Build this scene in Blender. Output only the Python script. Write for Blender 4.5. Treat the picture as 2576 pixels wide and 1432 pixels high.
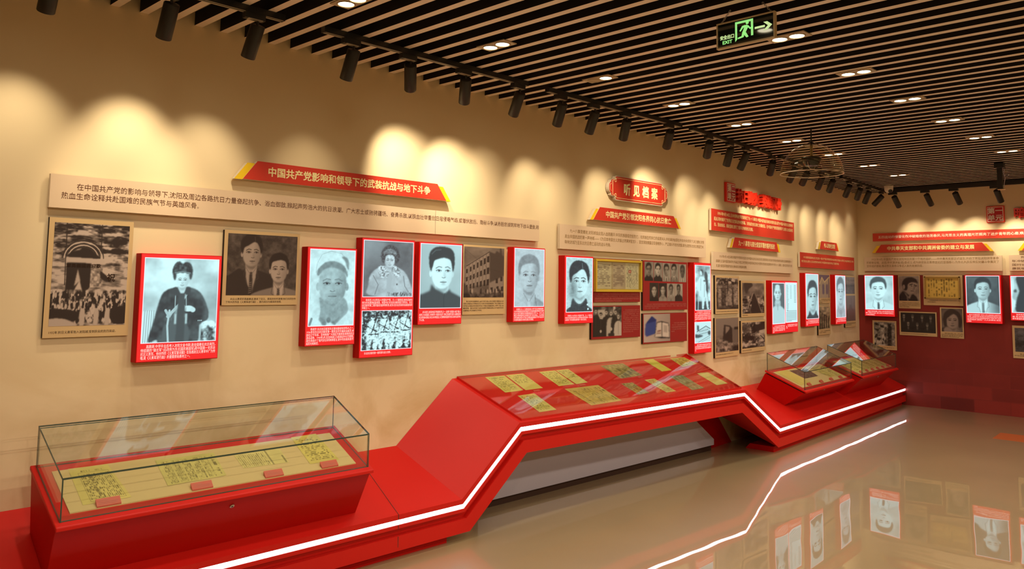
import bpy, math, random
import numpy as np
from mathutils import Matrix, Vector

sc = bpy.context.scene
for _o in list(bpy.data.objects):
    bpy.data.objects.remove(_o, do_unlink=True)
COL = sc.collection

# ------------------------------------------------------------------ camera
# Measured from the photograph: lens, tilt and the vertical shift left by its cropping.
cam_d = bpy.data.cameras.new('camera')
cam_d.sensor_width = 36.0
cam_d.lens = 2045.0 / 2576.0 * 36.0
cam_d.shift_y = (533.04 - 716.0) / 2576.0
cam_d.clip_start = 0.05
cam = bpy.data.objects.new('camera', cam_d)
COL.objects.link(cam)
_r = Vector((0.69982875, -0.71417001, 0.01417438))
_u = Vector((-0.07319978, -0.05196264, 0.99596269))
_b = -Vector((0.71055015, 0.69804088, 0.08864204))
_m = Matrix((_r, _u, _b)).transposed().to_4x4()
_m.translation = Vector((0.0, -4.315, 1.6))
cam.matrix_world = _m
sc.camera = cam

# ------------------------------------------------------------------ world and exposure
world = bpy.data.worlds.new('world')
sc.world = world
world.use_nodes = True
world.node_tree.nodes['Background'].inputs[0].default_value = (1.0, 0.85, 0.66, 1)
world.node_tree.nodes['Background'].inputs[1].default_value = 0.05
sc.view_settings.view_transform = 'Standard'
sc.view_settings.look = 'None'
sc.view_settings.gamma = 1.0
sc.view_settings.use_curve_mapping = False
sc.view_settings.exposure = 0.0
try:
    sc.cycles.max_bounces = 10
    sc.cycles.transparent_max_bounces = 24
    sc.cycles.sample_clamp_indirect = 6.0
    sc.cycles.caustics_reflective = False
    sc.cycles.caustics_refractive = False
except Exception:
    pass

WARM = (1.0, 0.86, 0.58)
SPOT_W = 32.0        # watts of one wall washing track spotlight
DOWN_W = 33.0        # watts of one twin downlight
LED_E = 7.0          # emission of the white strip along the plinth
LIT_E = 1.08          # emission of the back-lit pictures

# ------------------------------------------------------------------ helpers
A2 = math.radians(4.498)
XB = 12.10           # right wall
ZC = 2.993           # underside of the ceiling slats
FRAMES = {           # origin and turn of the three wall planes; local x along the wall, local y into it
    'A': (Vector((0.0, 0.0, 0.0)), 0.0),
    'C': (Vector((6.628, 0.0, 0.0)), A2),
    'B': (Vector((XB, 0.0, 0.0)), -math.pi / 2),
    'W': (Vector((0.0, 0.0, 0.0)), 0.0),
}


def place(fr, u, y, z):
    o, a = FRAMES[fr]
    return o + Vector((math.cos(a) * u - math.sin(a) * y, math.sin(a) * u + math.cos(a) * y, z))


def lin(r, g, b):
    f = lambda c: (c / 255.0 / 12.92) if c / 255.0 <= 0.04045 else ((c / 255.0 + 0.055) / 1.055) ** 2.4
    return (f(r), f(g), f(b))


_mats = {}


def mat(name, col, rough=0.5, spec=0.5, metal=0.0, emit=None, estr=0.0, coat=0.0, coat_rough=0.03, bump=None, vary=None):
    m = bpy.data.materials.new(name)
    m.use_nodes = True
    nt = m.node_tree
    p = nt.nodes['Principled BSDF']
    p.inputs['Base Color'].default_value = (*col, 1)
    p.inputs['Roughness'].default_value = rough
    p.inputs['Specular IOR Level'].default_value = spec
    p.inputs['Metallic'].default_value = metal
    if coat:
        p.inputs['Coat Weight'].default_value = coat
        p.inputs['Coat Roughness'].default_value = coat_rough
    if emit is not None:
        p.inputs['Emission Color'].default_value = (*emit, 1)
        p.inputs['Emission Strength'].default_value = estr
    tc = None
    if vary or bump:
        tc = nt.nodes.new('ShaderNodeTexCoord')
    if vary:
        sc_, amt = vary
        n = nt.nodes.new('ShaderNodeTexNoise')
        n.inputs['Scale'].default_value = sc_
        n.inputs['Detail'].default_value = 5
        mp = nt.nodes.new('ShaderNodeMapRange')
        mp.inputs[1].default_value = 0.25
        mp.inputs[2].default_value = 0.75
        mp.inputs[3].default_value = 1 - amt
        mp.inputs[4].default_value = 1 + amt
        mx = nt.nodes.new('ShaderNodeMix')
        mx.data_type = 'RGBA'
        mx.blend_type = 'MULTIPLY'
        mx.inputs[0].default_value = 1
        mx.inputs[6].default_value = (*col, 1)
        nt.links.new(tc.outputs['Object'], n.inputs['Vector'])
        nt.links.new(n.outputs['Fac'], mp.inputs[0])
        nt.links.new(mp.outputs[0], mx.inputs[7])
        nt.links.new(mx.outputs[2], p.inputs['Base Color'])
    if bump:
        sc_, st = bump
        n = nt.nodes.new('ShaderNodeTexNoise')
        n.inputs['Scale'].default_value = sc_
        n.inputs['Detail'].default_value = 4
        bp = nt.nodes.new('ShaderNodeBump')
        bp.inputs['Strength'].default_value = st
        bp.inputs['Distance'].default_value = 0.01
        nt.links.new(tc.outputs['Object'], n.inputs['Vector'])
        nt.links.new(n.outputs['Fac'], bp.inputs['Height'])
        nt.links.new(bp.outputs[0], p.inputs['Normal'])
    _mats[name] = m
    return m


def glass_mat(name, tint=(0.97, 0.99, 0.975), ior=1.5):
    """Thin clear sheet: lets light straight through and mirrors by Fresnel."""
    m = bpy.data.materials.new(name)
    m.use_nodes = True
    nt = m.node_tree
    nt.nodes.clear()
    out = nt.nodes.new('ShaderNodeOutputMaterial')
    mix = nt.nodes.new('ShaderNodeMixShader')
    ge = nt.nodes.new('ShaderNodeNewGeometry')
    dot = nt.nodes.new('ShaderNodeVectorMath')
    dot.operation = 'DOT_PRODUCT'
    nt.links.new(ge.outputs['Incoming'], dot.inputs[0])
    nt.links.new(ge.outputs['Normal'], dot.inputs[1])
    prev = dot.outputs['Value']
    r0 = ((ior - 1) / (ior + 1)) ** 2
    fr = None
    for op, val in (('ABSOLUTE', None), ('SUBTRACT', 'rev'), ('POWER', 5.0), ('MULTIPLY', 1 - r0), ('ADD', r0)):
        fr = nt.nodes.new('ShaderNodeMath')
        fr.operation = op
        if val == 'rev':
            fr.inputs[0].default_value = 1.0
            nt.links.new(prev, fr.inputs[1])
        else:
            nt.links.new(prev, fr.inputs[0])
            if val is not None:
                fr.inputs[1].default_value = val
        prev = fr.outputs[0]
    tr = nt.nodes.new('ShaderNodeBsdfTransparent')
    tr.inputs[0].default_value = (*tint, 1)
    gl = nt.nodes.new('ShaderNodeBsdfGlossy')
    gl.inputs['Roughness'].default_value = 0.0
    gl.inputs['Color'].default_value = (1, 1, 1, 1)
    nt.links.new(fr.outputs[0], mix.inputs[0])
    nt.links.new(tr.outputs[0], mix.inputs[1])
    nt.links.new(gl.outputs[0], mix.inputs[2])
    nt.links.new(mix.outputs[0], out.inputs[0])
    _mats[name] = m
    return m


def attr_mat(name, rough=0.5, estr=0.0, spec=0.3):
    """Printed picture: its own printed tones are stored on the sheet."""
    m = bpy.data.materials.new(name)
    m.use_nodes = True
    nt = m.node_tree
    p = nt.nodes['Principled BSDF']
    at = nt.nodes.new('ShaderNodeAttribute')
    at.attribute_name = 'tone'
    p.inputs['Roughness'].default_value = rough
    p.inputs['Specular IOR Level'].default_value = spec
    if estr:
        p.inputs['Base Color'].default_value = (0.02, 0.02, 0.02, 1)
        nt.links.new(at.outputs['Color'], p.inputs['Emission Color'])
        p.inputs['Emission Strength'].default_value = estr
    else:
        nt.links.new(at.outputs['Color'], p.inputs['Base Color'])
    _mats[name] = m
    return m


class Mesh:
    """Collects boxes, prisms, tubes and lathes and links them as ONE mesh object."""

    def __init__(s):
        s.v, s.f, s.mi = [], [], []

    def add(s, vs, fs, mi=0):
        b = len(s.v)
        s.v += [tuple(x) for x in vs]
        s.f += [tuple(b + i for i in f) for f in fs]
        s.mi += [mi] * len(fs)
        return s

    def box(s, x0, x1, y0, y1, z0, z1, mi=0, mis=None):
        vs = [(x, y, z) for x in (x0, x1) for y in (y0, y1) for z in (z0, z1)]
        fs = [(0, 1, 3, 2), (4, 6, 7, 5), (0, 4, 5, 1), (2, 3, 7, 6), (0, 2, 6, 4), (1, 5, 7, 3)]  # -x +x -y +y -z +z
        b = len(s.v)
        s.v += vs
        for k, f in enumerate(fs):
            s.f.append(tuple(b + i for i in f))
            s.mi.append(mis[k] if mis else mi)
        return s

    def hexa(s, c, mi=0):
        """eight corners: bottom ring of four then top ring of four"""
        return s.add(c, [(3, 2, 1, 0), (4, 5, 6, 7), (0, 1, 5, 4), (1, 2, 6, 5), (2, 3, 7, 6), (3, 0, 4, 7)], mi)

    def prism(s, pts, y0, y1, mi=0, side=None):
        """outline in (x, z) pulled from y0 (front) to y1 (back)"""
        n = len(pts)
        vs = [(x, y0, z) for x, z in pts] + [(x, y1, z) for x, z in pts]
        s.add(vs, [tuple(range(n)), tuple(range(2 * n - 1, n - 1, -1))], mi)
        b = len(s.v) - 2 * n
        for i in range(n):
            j = (i + 1) % n
            s.f.append((b + i, b + n + i, b + n + j, b + j))
            s.mi.append(mi if side is None else side)
        return s

    def tube(s, pts, r, n=8, mi=0, closed=False):
        pts = [Vector(p) for p in pts]
        rings = []
        N = len(pts)
        rr = r if isinstance(r, (list, tuple)) else [r] * N
        for i, p in enumerate(pts):
            if closed:
                d = pts[(i + 1) % N] - pts[i - 1]
            else:
                d = pts[min(i + 1, N - 1)] - pts[max(i - 1, 0)]
            q = d.to_track_quat('Z', 'Y')
            rings.append([p + q @ Vector((math.cos(2 * math.pi * k / n) * rr[i], math.sin(2 * math.pi * k / n) * rr[i], 0)) for k in range(n)])
        b = len(s.v)
        for ring in rings:
            s.v += [tuple(x) for x in ring]
        for i in range(N if closed else N - 1):
            j = (i + 1) % N
            for k in range(n):
                k2 = (k + 1) % n
                s.f.append((b + i * n + k, b + i * n + k2, b + j * n + k2, b + j * n + k))
                s.mi.append(mi)
        if not closed:
            s.f.append(tuple(b + k for k in range(n - 1, -1, -1)))
            s.f.append(tuple(b + (N - 1) * n + k for k in range(n)))
            s.mi += [mi, mi]
        return s

    def lathe(s, prof, n=32, mi=0, axis='z', c=(0, 0, 0)):
        """profile of (radius, height) turned about z"""
        b = len(s.v)
        for r, h in prof:
            for k in range(n):
                a = 2 * math.pi * k / n
                s.v.append((c[0] + r * math.cos(a), c[1] + r * math.sin(a), c[2] + h))
        for i in range(len(prof) - 1):
            for k in range(n):
                k2 = (k + 1) % n
                s.f.append((b + i * n + k, b + i * n + k2, b + (i + 1) * n + k2, b + (i + 1) * n + k))
                s.mi.append(mi)
        return s

    def disc(s, c, r, n=28, mi=0, down=True):
        b = len(s.v)
        for k in range(n):
            a = 2 * math.pi * k / n
            s.v.append((c[0] + r * math.cos(a), c[1] + r * math.sin(a), c[2]))
        f = tuple(b + k for k in range(n))
        s.f.append(f[::-1] if down else f)
        s.mi.append(mi)
        return s

    def build(s, name, mats, parent=None, smooth=False, bevel=0.0):
        me = bpy.data.meshes.new(name)
        me.from_pydata(s.v, [], s.f)
        if not isinstance(mats, (list, tuple)):
            mats = [mats]
        for m in mats:
            me.materials.append(m)
        me.polygons.foreach_set('material_index', s.mi)
        if smooth:
            me.polygons.foreach_set('use_smooth', [True] * len(s.f))
        me.update()
        o = bpy.data.objects.new(name, me)
        COL.objects.link(o)
        if parent is not None:
            o.parent = parent
        if bevel:
            bv = o.modifiers.new('bevel', 'BEVEL')
            bv.width = bevel
            bv.segments = 2
            bv.limit_method = 'ANGLE'
        if smooth:
            try:
                me.set_sharp_from_angle(angle=math.radians(40))
            except Exception:
                pass
        return o


def tag(o, label, cat, group=None, kind=None):
    o['label'] = label
    o['category'] = cat
    if group:
        o['group'] = group
    if kind:
        o['kind'] = kind
    return o


def thing(name, label, cat, fr='W', u=0.0, y=0.0, z=0.0, group=None, turn=0.0):
    o = bpy.data.objects.new(name, None)
    COL.objects.link(o)
    o.empty_display_size = 0.1
    o.location = place(fr, u, y, z)
    o.rotation_euler = (0, 0, FRAMES[fr][1] + turn)
    return tag(o, label, cat, group)


def struct(o, label, cat):
    return tag(o, label, cat, kind='structure')


# ------------------------------------------------------------------ lettering
_tc = {}


def text_shape(body, offset=0.0, res=2):
    key = (body, offset, res)
    if key in _tc:
        return _tc[key]
    cu = bpy.data.curves.new('glyphs', 'FONT')
    cu.body = body
    cu.size = 1.0
    cu.offset = offset
    cu.resolution_u = res
    o = bpy.data.objects.new('glyphs', cu)
    COL.objects.link(o)
    dg = bpy.context.evaluated_depsgraph_get()
    dg.update()
    me = bpy.data.meshes.new_from_object(o.evaluated_get(dg))
    v = np.empty(len(me.vertices) * 3)
    me.vertices.foreach_get('co', v)
    v = v.reshape(-1, 3)[:, :2].copy()
    f = [tuple(p.vertices) for p in me.polygons]
    bpy.data.objects.remove(o, do_unlink=True)
    bpy.data.curves.remove(cu)
    bpy.data.meshes.remove(me)
    _tc[key] = (v, f)
    return v, f


def ems(t):
    return sum(0.56 if ord(c) < 256 and c != ' ' else (0.3 if c == ' ' else 1.0) for c in t)


def lettering(parent, lines, x0, x1, ztop, pitch, ch, m, y, indent=2, cols=None, bold=0.0, name='lettering', res=1, depth=0.0, first_indent_only=True):
    """Lines of characters on a board: x0..x1 is the text width, ch the character height, y the face it lies on.
    A line ending in '|' is spread over the full width."""
    vs, fs = [], []
    clean = [l.rstrip('|') for l in lines]
    n = cols or max(ems(l) + (indent if i == 0 else 0) for i, l in enumerate(clean))
    adv = (x1 - x0) / n
    for i, l in enumerate(lines):
        t = l.rstrip('|')
        v, f = text_shape(t, 0.0, res)
        if len(v) == 0:
            continue
        ind = indent if i == 0 else 0
        xs = x0 + ind * adv
        if l.endswith('|'):
            sx = (x1 - xs) / max(v[:, 0].max(), 0.1)
        else:
            sx = adv
        zb = ztop - pitch * i - ch * 0.86
        # heavier strokes: the outline laid down again a little to each side
        for k, (bx, bz) in enumerate(((0, 0),) if not bold else ((-bold, -bold), (bold, -bold), (-bold, bold), (bold, bold))):
            b = len(vs)
            for px, py in v:
                vs.append((xs + (px + bx) * sx, y - 0.00004 * k, zb + (py + bz) * ch))
            fs += [tuple(b + q_ for q_ in q) for q in f]
    M = Mesh()
    if depth:
        n_ = len(vs)
        M.v = vs + [(a, y + depth, c) for a, _, c in vs]
        M.f = list(fs) + [tuple(n_ + k for k in reversed(q)) for q in fs]
        cnt = {}
        for q in fs:
            for a, c in zip(q, q[1:] + q[:1]):
                cnt[(a, c)] = cnt.get((a, c), 0) + 1
        for (a, c) in cnt:
            if (c, a) not in cnt:
                M.f.append((a, a + n_, c + n_, c))
    else:
        M.v, M.f = vs, fs
    M.mi = [0] * len(M.f)
    return M.build(name, m, parent)

# ------------------------------------------------------------------ materials
def wall_paint():
    """Cream wall with a pale printed cloud mural that is denser on its lower half."""
    m = bpy.data.materials.new('cream_wall_paint')
    m.use_nodes = True
    nt = m.node_tree
    p = nt.nodes['Principled BSDF']
    p.inputs['Roughness'].default_value = 0.75
    p.inputs['Specular IOR Level'].default_value = 0.2
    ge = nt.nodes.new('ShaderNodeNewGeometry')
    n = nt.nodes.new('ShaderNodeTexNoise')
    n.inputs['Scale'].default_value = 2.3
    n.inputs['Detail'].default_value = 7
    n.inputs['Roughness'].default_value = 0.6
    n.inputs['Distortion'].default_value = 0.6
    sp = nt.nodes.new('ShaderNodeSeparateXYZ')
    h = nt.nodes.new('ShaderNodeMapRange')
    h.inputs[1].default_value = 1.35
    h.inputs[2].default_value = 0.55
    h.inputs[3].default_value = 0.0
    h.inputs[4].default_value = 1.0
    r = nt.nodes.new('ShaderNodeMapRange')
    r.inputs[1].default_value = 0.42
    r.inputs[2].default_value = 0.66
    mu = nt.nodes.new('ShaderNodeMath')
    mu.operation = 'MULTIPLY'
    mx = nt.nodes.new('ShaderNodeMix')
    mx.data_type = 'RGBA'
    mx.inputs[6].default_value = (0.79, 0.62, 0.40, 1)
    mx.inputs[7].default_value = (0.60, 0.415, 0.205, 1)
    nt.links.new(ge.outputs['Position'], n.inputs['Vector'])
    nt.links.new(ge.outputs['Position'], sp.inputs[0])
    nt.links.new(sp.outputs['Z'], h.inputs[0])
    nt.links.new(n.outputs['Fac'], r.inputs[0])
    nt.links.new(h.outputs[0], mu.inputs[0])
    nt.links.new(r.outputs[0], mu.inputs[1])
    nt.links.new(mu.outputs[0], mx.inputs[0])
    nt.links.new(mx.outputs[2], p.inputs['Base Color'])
    return m


def floor_mat():
    m = mat('glossy_beige_floor', (0.36, 0.275, 0.155), rough=0.35, spec=0.5, coat=1.0, coat_rough=0.012, vary=(1.3, 0.06))
    nt = m.node_tree
    p = nt.nodes['Principled BSDF']
    ge = nt.nodes.new('ShaderNodeNewGeometry')
    n = nt.nodes.new('ShaderNodeTexNoise')
    n.inputs['Scale'].default_value = 1.6
    n.inputs['Detail'].default_value = 1.0
    b = nt.nodes.new('ShaderNodeBump')
    b.inputs['Strength'].default_value = 0.035
    b.inputs['Distance'].default_value = 0.05
    nt.links.new(ge.outputs['Position'], n.inputs['Vector'])
    nt.links.new(n.outputs['Fac'], b.inputs['Height'])
    nt.links.new(b.outputs[0], p.inputs['Coat Normal'])
    return m


def brick_red():
    """Dark red cladding with faint large printed blocks near the floor."""
    m = mat('dark_red_cladding', (0.235, 0.026, 0.020), rough=0.6, spec=0.25, vary=(3.0, 0.10))
    nt = m.node_tree
    p = nt.nodes['Principled BSDF']
    src = p.inputs['Base Color'].links[0].from_socket
    ge = nt.nodes.new('ShaderNodeNewGeometry')
    sp = nt.nodes.new('ShaderNodeSeparateXYZ')
    cb = nt.nodes.new('ShaderNodeCombineXYZ')
    br = nt.nodes.new('ShaderNodeTexBrick')
    br.inputs['Color1'].default_value = (0.62, 0.6, 0.6, 1)
    br.inputs['Color2'].default_value = (1.18, 1.1, 1.05, 1)
    br.inputs['Mortar'].default_value = (0.95, 0.95, 0.95, 1)
    br.inputs['Scale'].default_value = 1.0
    br.inputs['Brick Width'].default_value = 0.42
    br.inputs['Row Height'].default_value = 0.17
    br.inputs['Mortar Size'].default_value = 0.006
    h = nt.nodes.new('ShaderNodeMapRange')
    h.inputs[1].default_value = 0.75
    h.inputs[2].default_value = 0.15
    mx = nt.nodes.new('ShaderNodeMix')
    mx.data_type = 'RGBA'
    mx.blend_type = 'MULTIPLY'
    nt.links.new(ge.outputs['Position'], sp.inputs[0])
    nt.links.new(sp.outputs['Y'], cb.inputs['X'])
    nt.links.new(sp.outputs['Z'], cb.inputs['Y'])
    nt.links.new(cb.outputs[0], br.inputs['Vector'])
    nt.links.new(sp.outputs['Z'], h.inputs[0])
    nt.links.new(h.outputs[0], mx.inputs[0])
    nt.links.new(src, mx.inputs[6])
    nt.links.new(br.outputs['Color'], mx.inputs[7])
    nt.links.new(mx.outputs[2], p.inputs['Base Color'])
    return m


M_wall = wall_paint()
M_floor = floor_mat()
M_brick = brick_red()
M_slat = mat('tan_slat_face', (0.86, 0.76, 0.66), rough=0.38, spec=0.5)
M_slat_side = mat('dark_slat_side', (0.020, 0.016, 0.013), rough=0.7, spec=0.2)
M_void = mat('black_ceiling_void', (0.006, 0.006, 0.006), rough=0.95, spec=0.05)
M_red = mat('red_lacquer', (0.60, 0.012, 0.008), rough=0.42, spec=0.25, vary=(2.0, 0.03))
M_redside = mat('red_box_side', (0.50, 0.006, 0.004), rough=0.5, spec=0.12)
M_redlit = mat('backlit_red_film', (0.35, 0.008, 0.008), rough=0.4, emit=(0.70, 0.012, 0.016), estr=0.95)
M_redboard = mat('red_printed_board', (0.62, 0.040, 0.020), rough=0.5, spec=0.35)
M_crimson = mat('dark_red_printed_board', (0.30, 0.016, 0.014), rough=0.5, spec=0.35)
M_yellow = mat('yellow_board', (0.88, 0.56, 0.012), rough=0.45, spec=0.4)
M_beige = mat('beige_text_board', (0.74, 0.545, 0.385), rough=0.55, spec=0.25)
M_beige_edge = mat('pale_board_edge', (0.66, 0.55, 0.43), rough=0.6, spec=0.2)
M_tan = mat('tan_photo_board', (0.62, 0.42, 0.215), rough=0.55, spec=0.25)
M_dark = mat('dark_board_edge', (0.025, 0.016, 0.012), rough=0.6, spec=0.2)
M_ink = mat('brown_ink', (0.13, 0.045, 0.022), rough=0.7, spec=0.1)
M_ink2 = mat('dark_ink', (0.035, 0.018, 0.012), rough=0.7, spec=0.1)
M_gold_ink = mat('ochre_ink', (0.30, 0.17, 0.055), rough=0.7, spec=0.1)
M_cream_ink = mat('cream_letters', (0.93, 0.80, 0.42), rough=0.5, spec=0.3)
M_white_ink = mat('white_print', (0.85, 0.70, 0.60), rough=0.6, spec=0.1)
M_pink_ink = mat('pale_pink_print', (0.50, 0.16, 0.13), rough=0.6, spec=0.1)
M_white_lit = mat('backlit_white_print', (0.4, 0.3, 0.3), rough=0.5, emit=(1.0, 0.72, 0.68), estr=0.95)
M_black = mat('black_lamp_metal', (0.020, 0.017, 0.014), rough=0.42, spec=0.45)
M_rail = mat('black_track_rail', (0.012, 0.012, 0.013), rough=0.4, spec=0.5)
M_slot = mat('pale_track_slot', (0.42, 0.36, 0.28), rough=0.4, spec=0.5)
M_plate = mat('champagne_lamp_plate', (0.50, 0.40, 0.27), rough=0.4, spec=0.5)
M_lens = mat('lit_lamp_lens', (0.9, 0.9, 0.85), emit=(1.0, 0.90, 0.62), estr=14.0)
M_lens_off = mat('unlit_lamp_lens', (0.42, 0.30, 0.16), rough=0.3)
M_led = mat('white_led_diffuser', (0.9, 0.9, 0.9), emit=(0.93, 0.95, 1.0), estr=LED_E)
M_greyp = mat('grey_support_paint', (0.44, 0.42, 0.52), rough=0.5, spec=0.3)
M_darkbrown = mat('painted_shade_brown', (0.05, 0.025, 0.018), rough=0.6, spec=0.2)  # shade beneath the support panel, put into the colour
M_cream_cloth = mat('cream_display_board', (0.66, 0.50, 0.235), rough=0.7, spec=0.15)
M_glass = glass_mat('clear_glass')
M_glass_edge = mat('green_glass_edge', (0.035, 0.065, 0.05), rough=0.15, spec=0.6)
M_label = mat('pale_red_caption_block', (0.62, 0.10, 0.065), rough=0.4, spec=0.4)
M_steel = mat('brushed_steel', (0.55, 0.50, 0.42), rough=0.28, metal=1.0)
M_lock = mat('dark_keyhole', (0.03, 0.02, 0.015), rough=0.5)
M_goldframe = mat('brass_yellow_frame', (0.62, 0.42, 0.035), rough=0.35, spec=0.5)
M_woodframe = mat('ochre_wood_frame', (0.40, 0.25, 0.07), rough=0.4, spec=0.4)
M_white = mat('white_plastic', (0.80, 0.74, 0.66), rough=0.35, spec=0.5)
M_camlens = mat('dark_camera_lens', (0.015, 0.012, 0.012), rough=0.1, spec=0.6)
M_seal = mat('unit_badge_red', (0.55, 0.010, 0.016), rough=0.2, spec=0.5)
M_letter = mat('bright_red_letter', (0.80, 0.030, 0.012), rough=0.3, spec=0.4)
M_exit_black = mat('black_exit_face', (0.010, 0.014, 0.008), rough=0.06, spec=0.6)
M_exit_green = mat('lit_green_sign', (0.1, 0.3, 0.1), emit=(0.34, 0.86, 0.24), estr=0.85)
M_exit_pale = mat('lit_pale_sign', (0.3, 0.35, 0.2), emit=(0.62, 0.85, 0.36), estr=0.85)
M_exit_frame = mat('champagne_sign_frame', (0.58, 0.46, 0.27), rough=0.35, spec=0.5)
M_chain = mat('grey_chain', (0.45, 0.42, 0.38), rough=0.35, metal=0.6)
M_dome = glass_mat('clear_acrylic_dome', tint=(0.93, 0.89, 0.78), ior=1.42)
M_rim = mat('pale_dome_rim', (0.72, 0.60, 0.46), rough=0.25, spec=0.6)
M_speaker = mat('black_speaker', (0.012, 0.013, 0.010), rough=0.18, spec=0.6)
M_rod = mat('brass_rod', (0.45, 0.32, 0.14), rough=0.3, metal=0.7)
M_sticker = mat('orange_floor_sticker', (0.62, 0.16, 0.045), rough=0.35, coat=0.6)
P_print = attr_mat('printed_photograph', rough=0.5)
P_lit = attr_mat('backlit_photograph', rough=0.35, estr=LIT_E)
P_paper = attr_mat('printed_paper', rough=0.7, spec=0.15)

# ------------------------------------------------------------------ setting
XL, YF = -4.0, -9.0
ce = place('C', (XB - 6.628) / math.cos(A2), 0, 0)      # corner of the two walls on the floor


def wall_obj(name, pts, m, thick, h=ZC):
    """vertical wall along plan points, thickened away from the room"""
    M = Mesh()
    for (ax, ay, bx, by, nx, ny) in pts:
        M.hexa([(ax, ay, 0), (bx, by, 0), (bx + nx * thick, by + ny * thick, 0), (ax + nx * thick, ay + ny * thick, 0),
                (ax, ay, h), (bx, by, h), (bx + nx * thick, by + ny * thick, h), (ax + nx * thick, ay + ny * thick, h)])
    return M.build(name, m)


HW = ZC + 0.34
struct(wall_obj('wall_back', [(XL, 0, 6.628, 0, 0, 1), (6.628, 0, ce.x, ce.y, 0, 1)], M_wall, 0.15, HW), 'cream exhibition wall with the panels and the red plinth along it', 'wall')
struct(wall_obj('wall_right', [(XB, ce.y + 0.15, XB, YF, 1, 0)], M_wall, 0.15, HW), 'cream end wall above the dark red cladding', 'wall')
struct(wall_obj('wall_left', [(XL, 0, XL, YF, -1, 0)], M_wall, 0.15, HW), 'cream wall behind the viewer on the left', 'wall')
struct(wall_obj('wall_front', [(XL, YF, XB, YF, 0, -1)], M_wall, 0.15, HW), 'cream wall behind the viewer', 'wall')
M = Mesh()
M.box(XL, XB, YF, ce.y + 0.1, -0.1, 0.0)
struct(M.build('floor', M_floor), 'glossy beige resin floor', 'floor')
M = Mesh()
M.box(XL, XB, YF, ce.y + 0.1, HW, HW + 0.1, 2)
x = 1.586 - 0.147 * 37
while x < XB - 0.05:
    yb = 0.0 if x < 6.58 else (x + 0.045 - 6.628) * math.tan(A2) - 0.002
    M.box(x, x + 0.045, YF, yb - 0.001, ZC, ZC + 0.075, 1, [1, 1, 1, 1, 0, 1])
    x += 0.147
struct(M.build('ceiling', [M_slat, M_slat_side, M_void]), 'dark ceiling behind long tan slats', 'ceiling')
M = Mesh()
M.box(XB - 0.008, XB, -7.0, ce.y - 0.001, 0.0, 1.806)
struct(M.build('trim_1', M_brick), 'dark red printed cladding on the lower part of the end wall', 'cladding')


# ------------------------------------------------------------------ light helper
def spot(parent, loc, direction, watts, angle, blend, radius=0.03, col=WARM):
    d = bpy.data.lights.new('lamp_light', 'SPOT')
    d.energy = watts
    d.color = col
    d.spot_size = math.radians(angle)
    d.spot_blend = blend
    d.shadow_soft_size = radius
    o = bpy.data.objects.new('lamp_light', d)
    COL.objects.link(o)
    o.parent = parent
    o.location = loc
    o.rotation_euler = Vector(direction).to_track_quat('-Z', 'Y').to_euler()
    return o


# ------------------------------------------------------------------ red display plinth
def front_y(x):
    px = [-1.0, 3.53, 7.64, 12.1]
    py = [-0.460, -0.459, -0.527, -0.188]
    for i in range(3):
        if x <= px[i + 1] or i == 2:
            t = (x - px[i]) / (px[i + 1] - px[i])
            return py[i] + t * (py[i + 1] - py[i])


TOP = [(-1.0, 0.257), (3.515, 0.257), (4.019, 0.672), (6.985, 0.657), (7.660, 0.257), (12.088, 0.257)]
BACK = [(-1.0, -0.002, 0.530), (3.345, -0.002, 0.541), (3.819, -0.002, 0.938), (6.860, 0.014, 0.946), (7.46, 0.062, 0.541), (12.085, 0.426, 0.541)]


def offset(path, d):
    """path moved downward by d, mitred at its bends"""
    out = []
    nrm = []
    for a, b in zip(path, path[1:]):
        l = math.hypot(b[0] - a[0], b[1] - a[1])
        nrm.append(((b[1] - a[1]) / l, -(b[0] - a[0]) / l))
    for i, p in enumerate(path):
        if i == 0:
            n = nrm[0]
            out.append((p[0] + n[0] * d, p[1] + n[1] * d))
        elif i == len(path) - 1:
            n = nrm[-1]
            out.append((p[0] + n[0] * d, p[1] + n[1] * d))
        else:
            a, b = nrm[i - 1], nrm[i]
            k = d / (1 + a[0] * b[0] + a[1] * b[1])
            out.append((p[0] + (a[0] + b[0]) * k, p[1] + (a[1] + b[1]) * k))
    return out


def ring(d, inset):
    return [(x, front_y(x) + inset, z) for x, z in offset(TOP, d)]


plinth = thing('display_plinth', 'long red sloping display plinth with a white light strip along its front', 'plinth')
M = Mesh()
prof = [(0.0, 0.0), (0.030, 0.0), (0.030, 0.010), (0.058, 0.010), (0.058, 0.0), (0.080, 0.0), (0.080, 0.040), (0.122, 0.040), (0.122, 0.0), (0.205, 0.0)]
rings = [[tuple(p) for p in BACK]] + [ring(d, i) for d, i in prof]
ub = offset([(x, z) for x, y, z in BACK], 0.20)
rings.append([(ub[i][0], BACK[i][1], ub[i][1]) for i in range(len(BACK))])
nst = len(TOP)
for r in rings:
    M.v += r
for k in range(len(rings)):
    k2 = (k + 1) % len(rings)
    for i in range(nst - 1):
        if k == 0 and i == 2:
            continue
        M.f.append((k * nst + i, k2 * nst + i, k2 * nst + i + 1, k * nst + i + 1))
        M.mi.append(0)
ta, tb, tc_, td = Vector(BACK[2]), Vector(BACK[3]), Vector(rings[1][3]), Vector(rings[1][2])


def deck(a, b):
    """point of the sloping table top: a along it, b from the wall to its front"""
    return (ta * (1 - a) + tb * a) * (1 - b) + (td * (1 - a) + tc_ * a) * b


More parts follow.
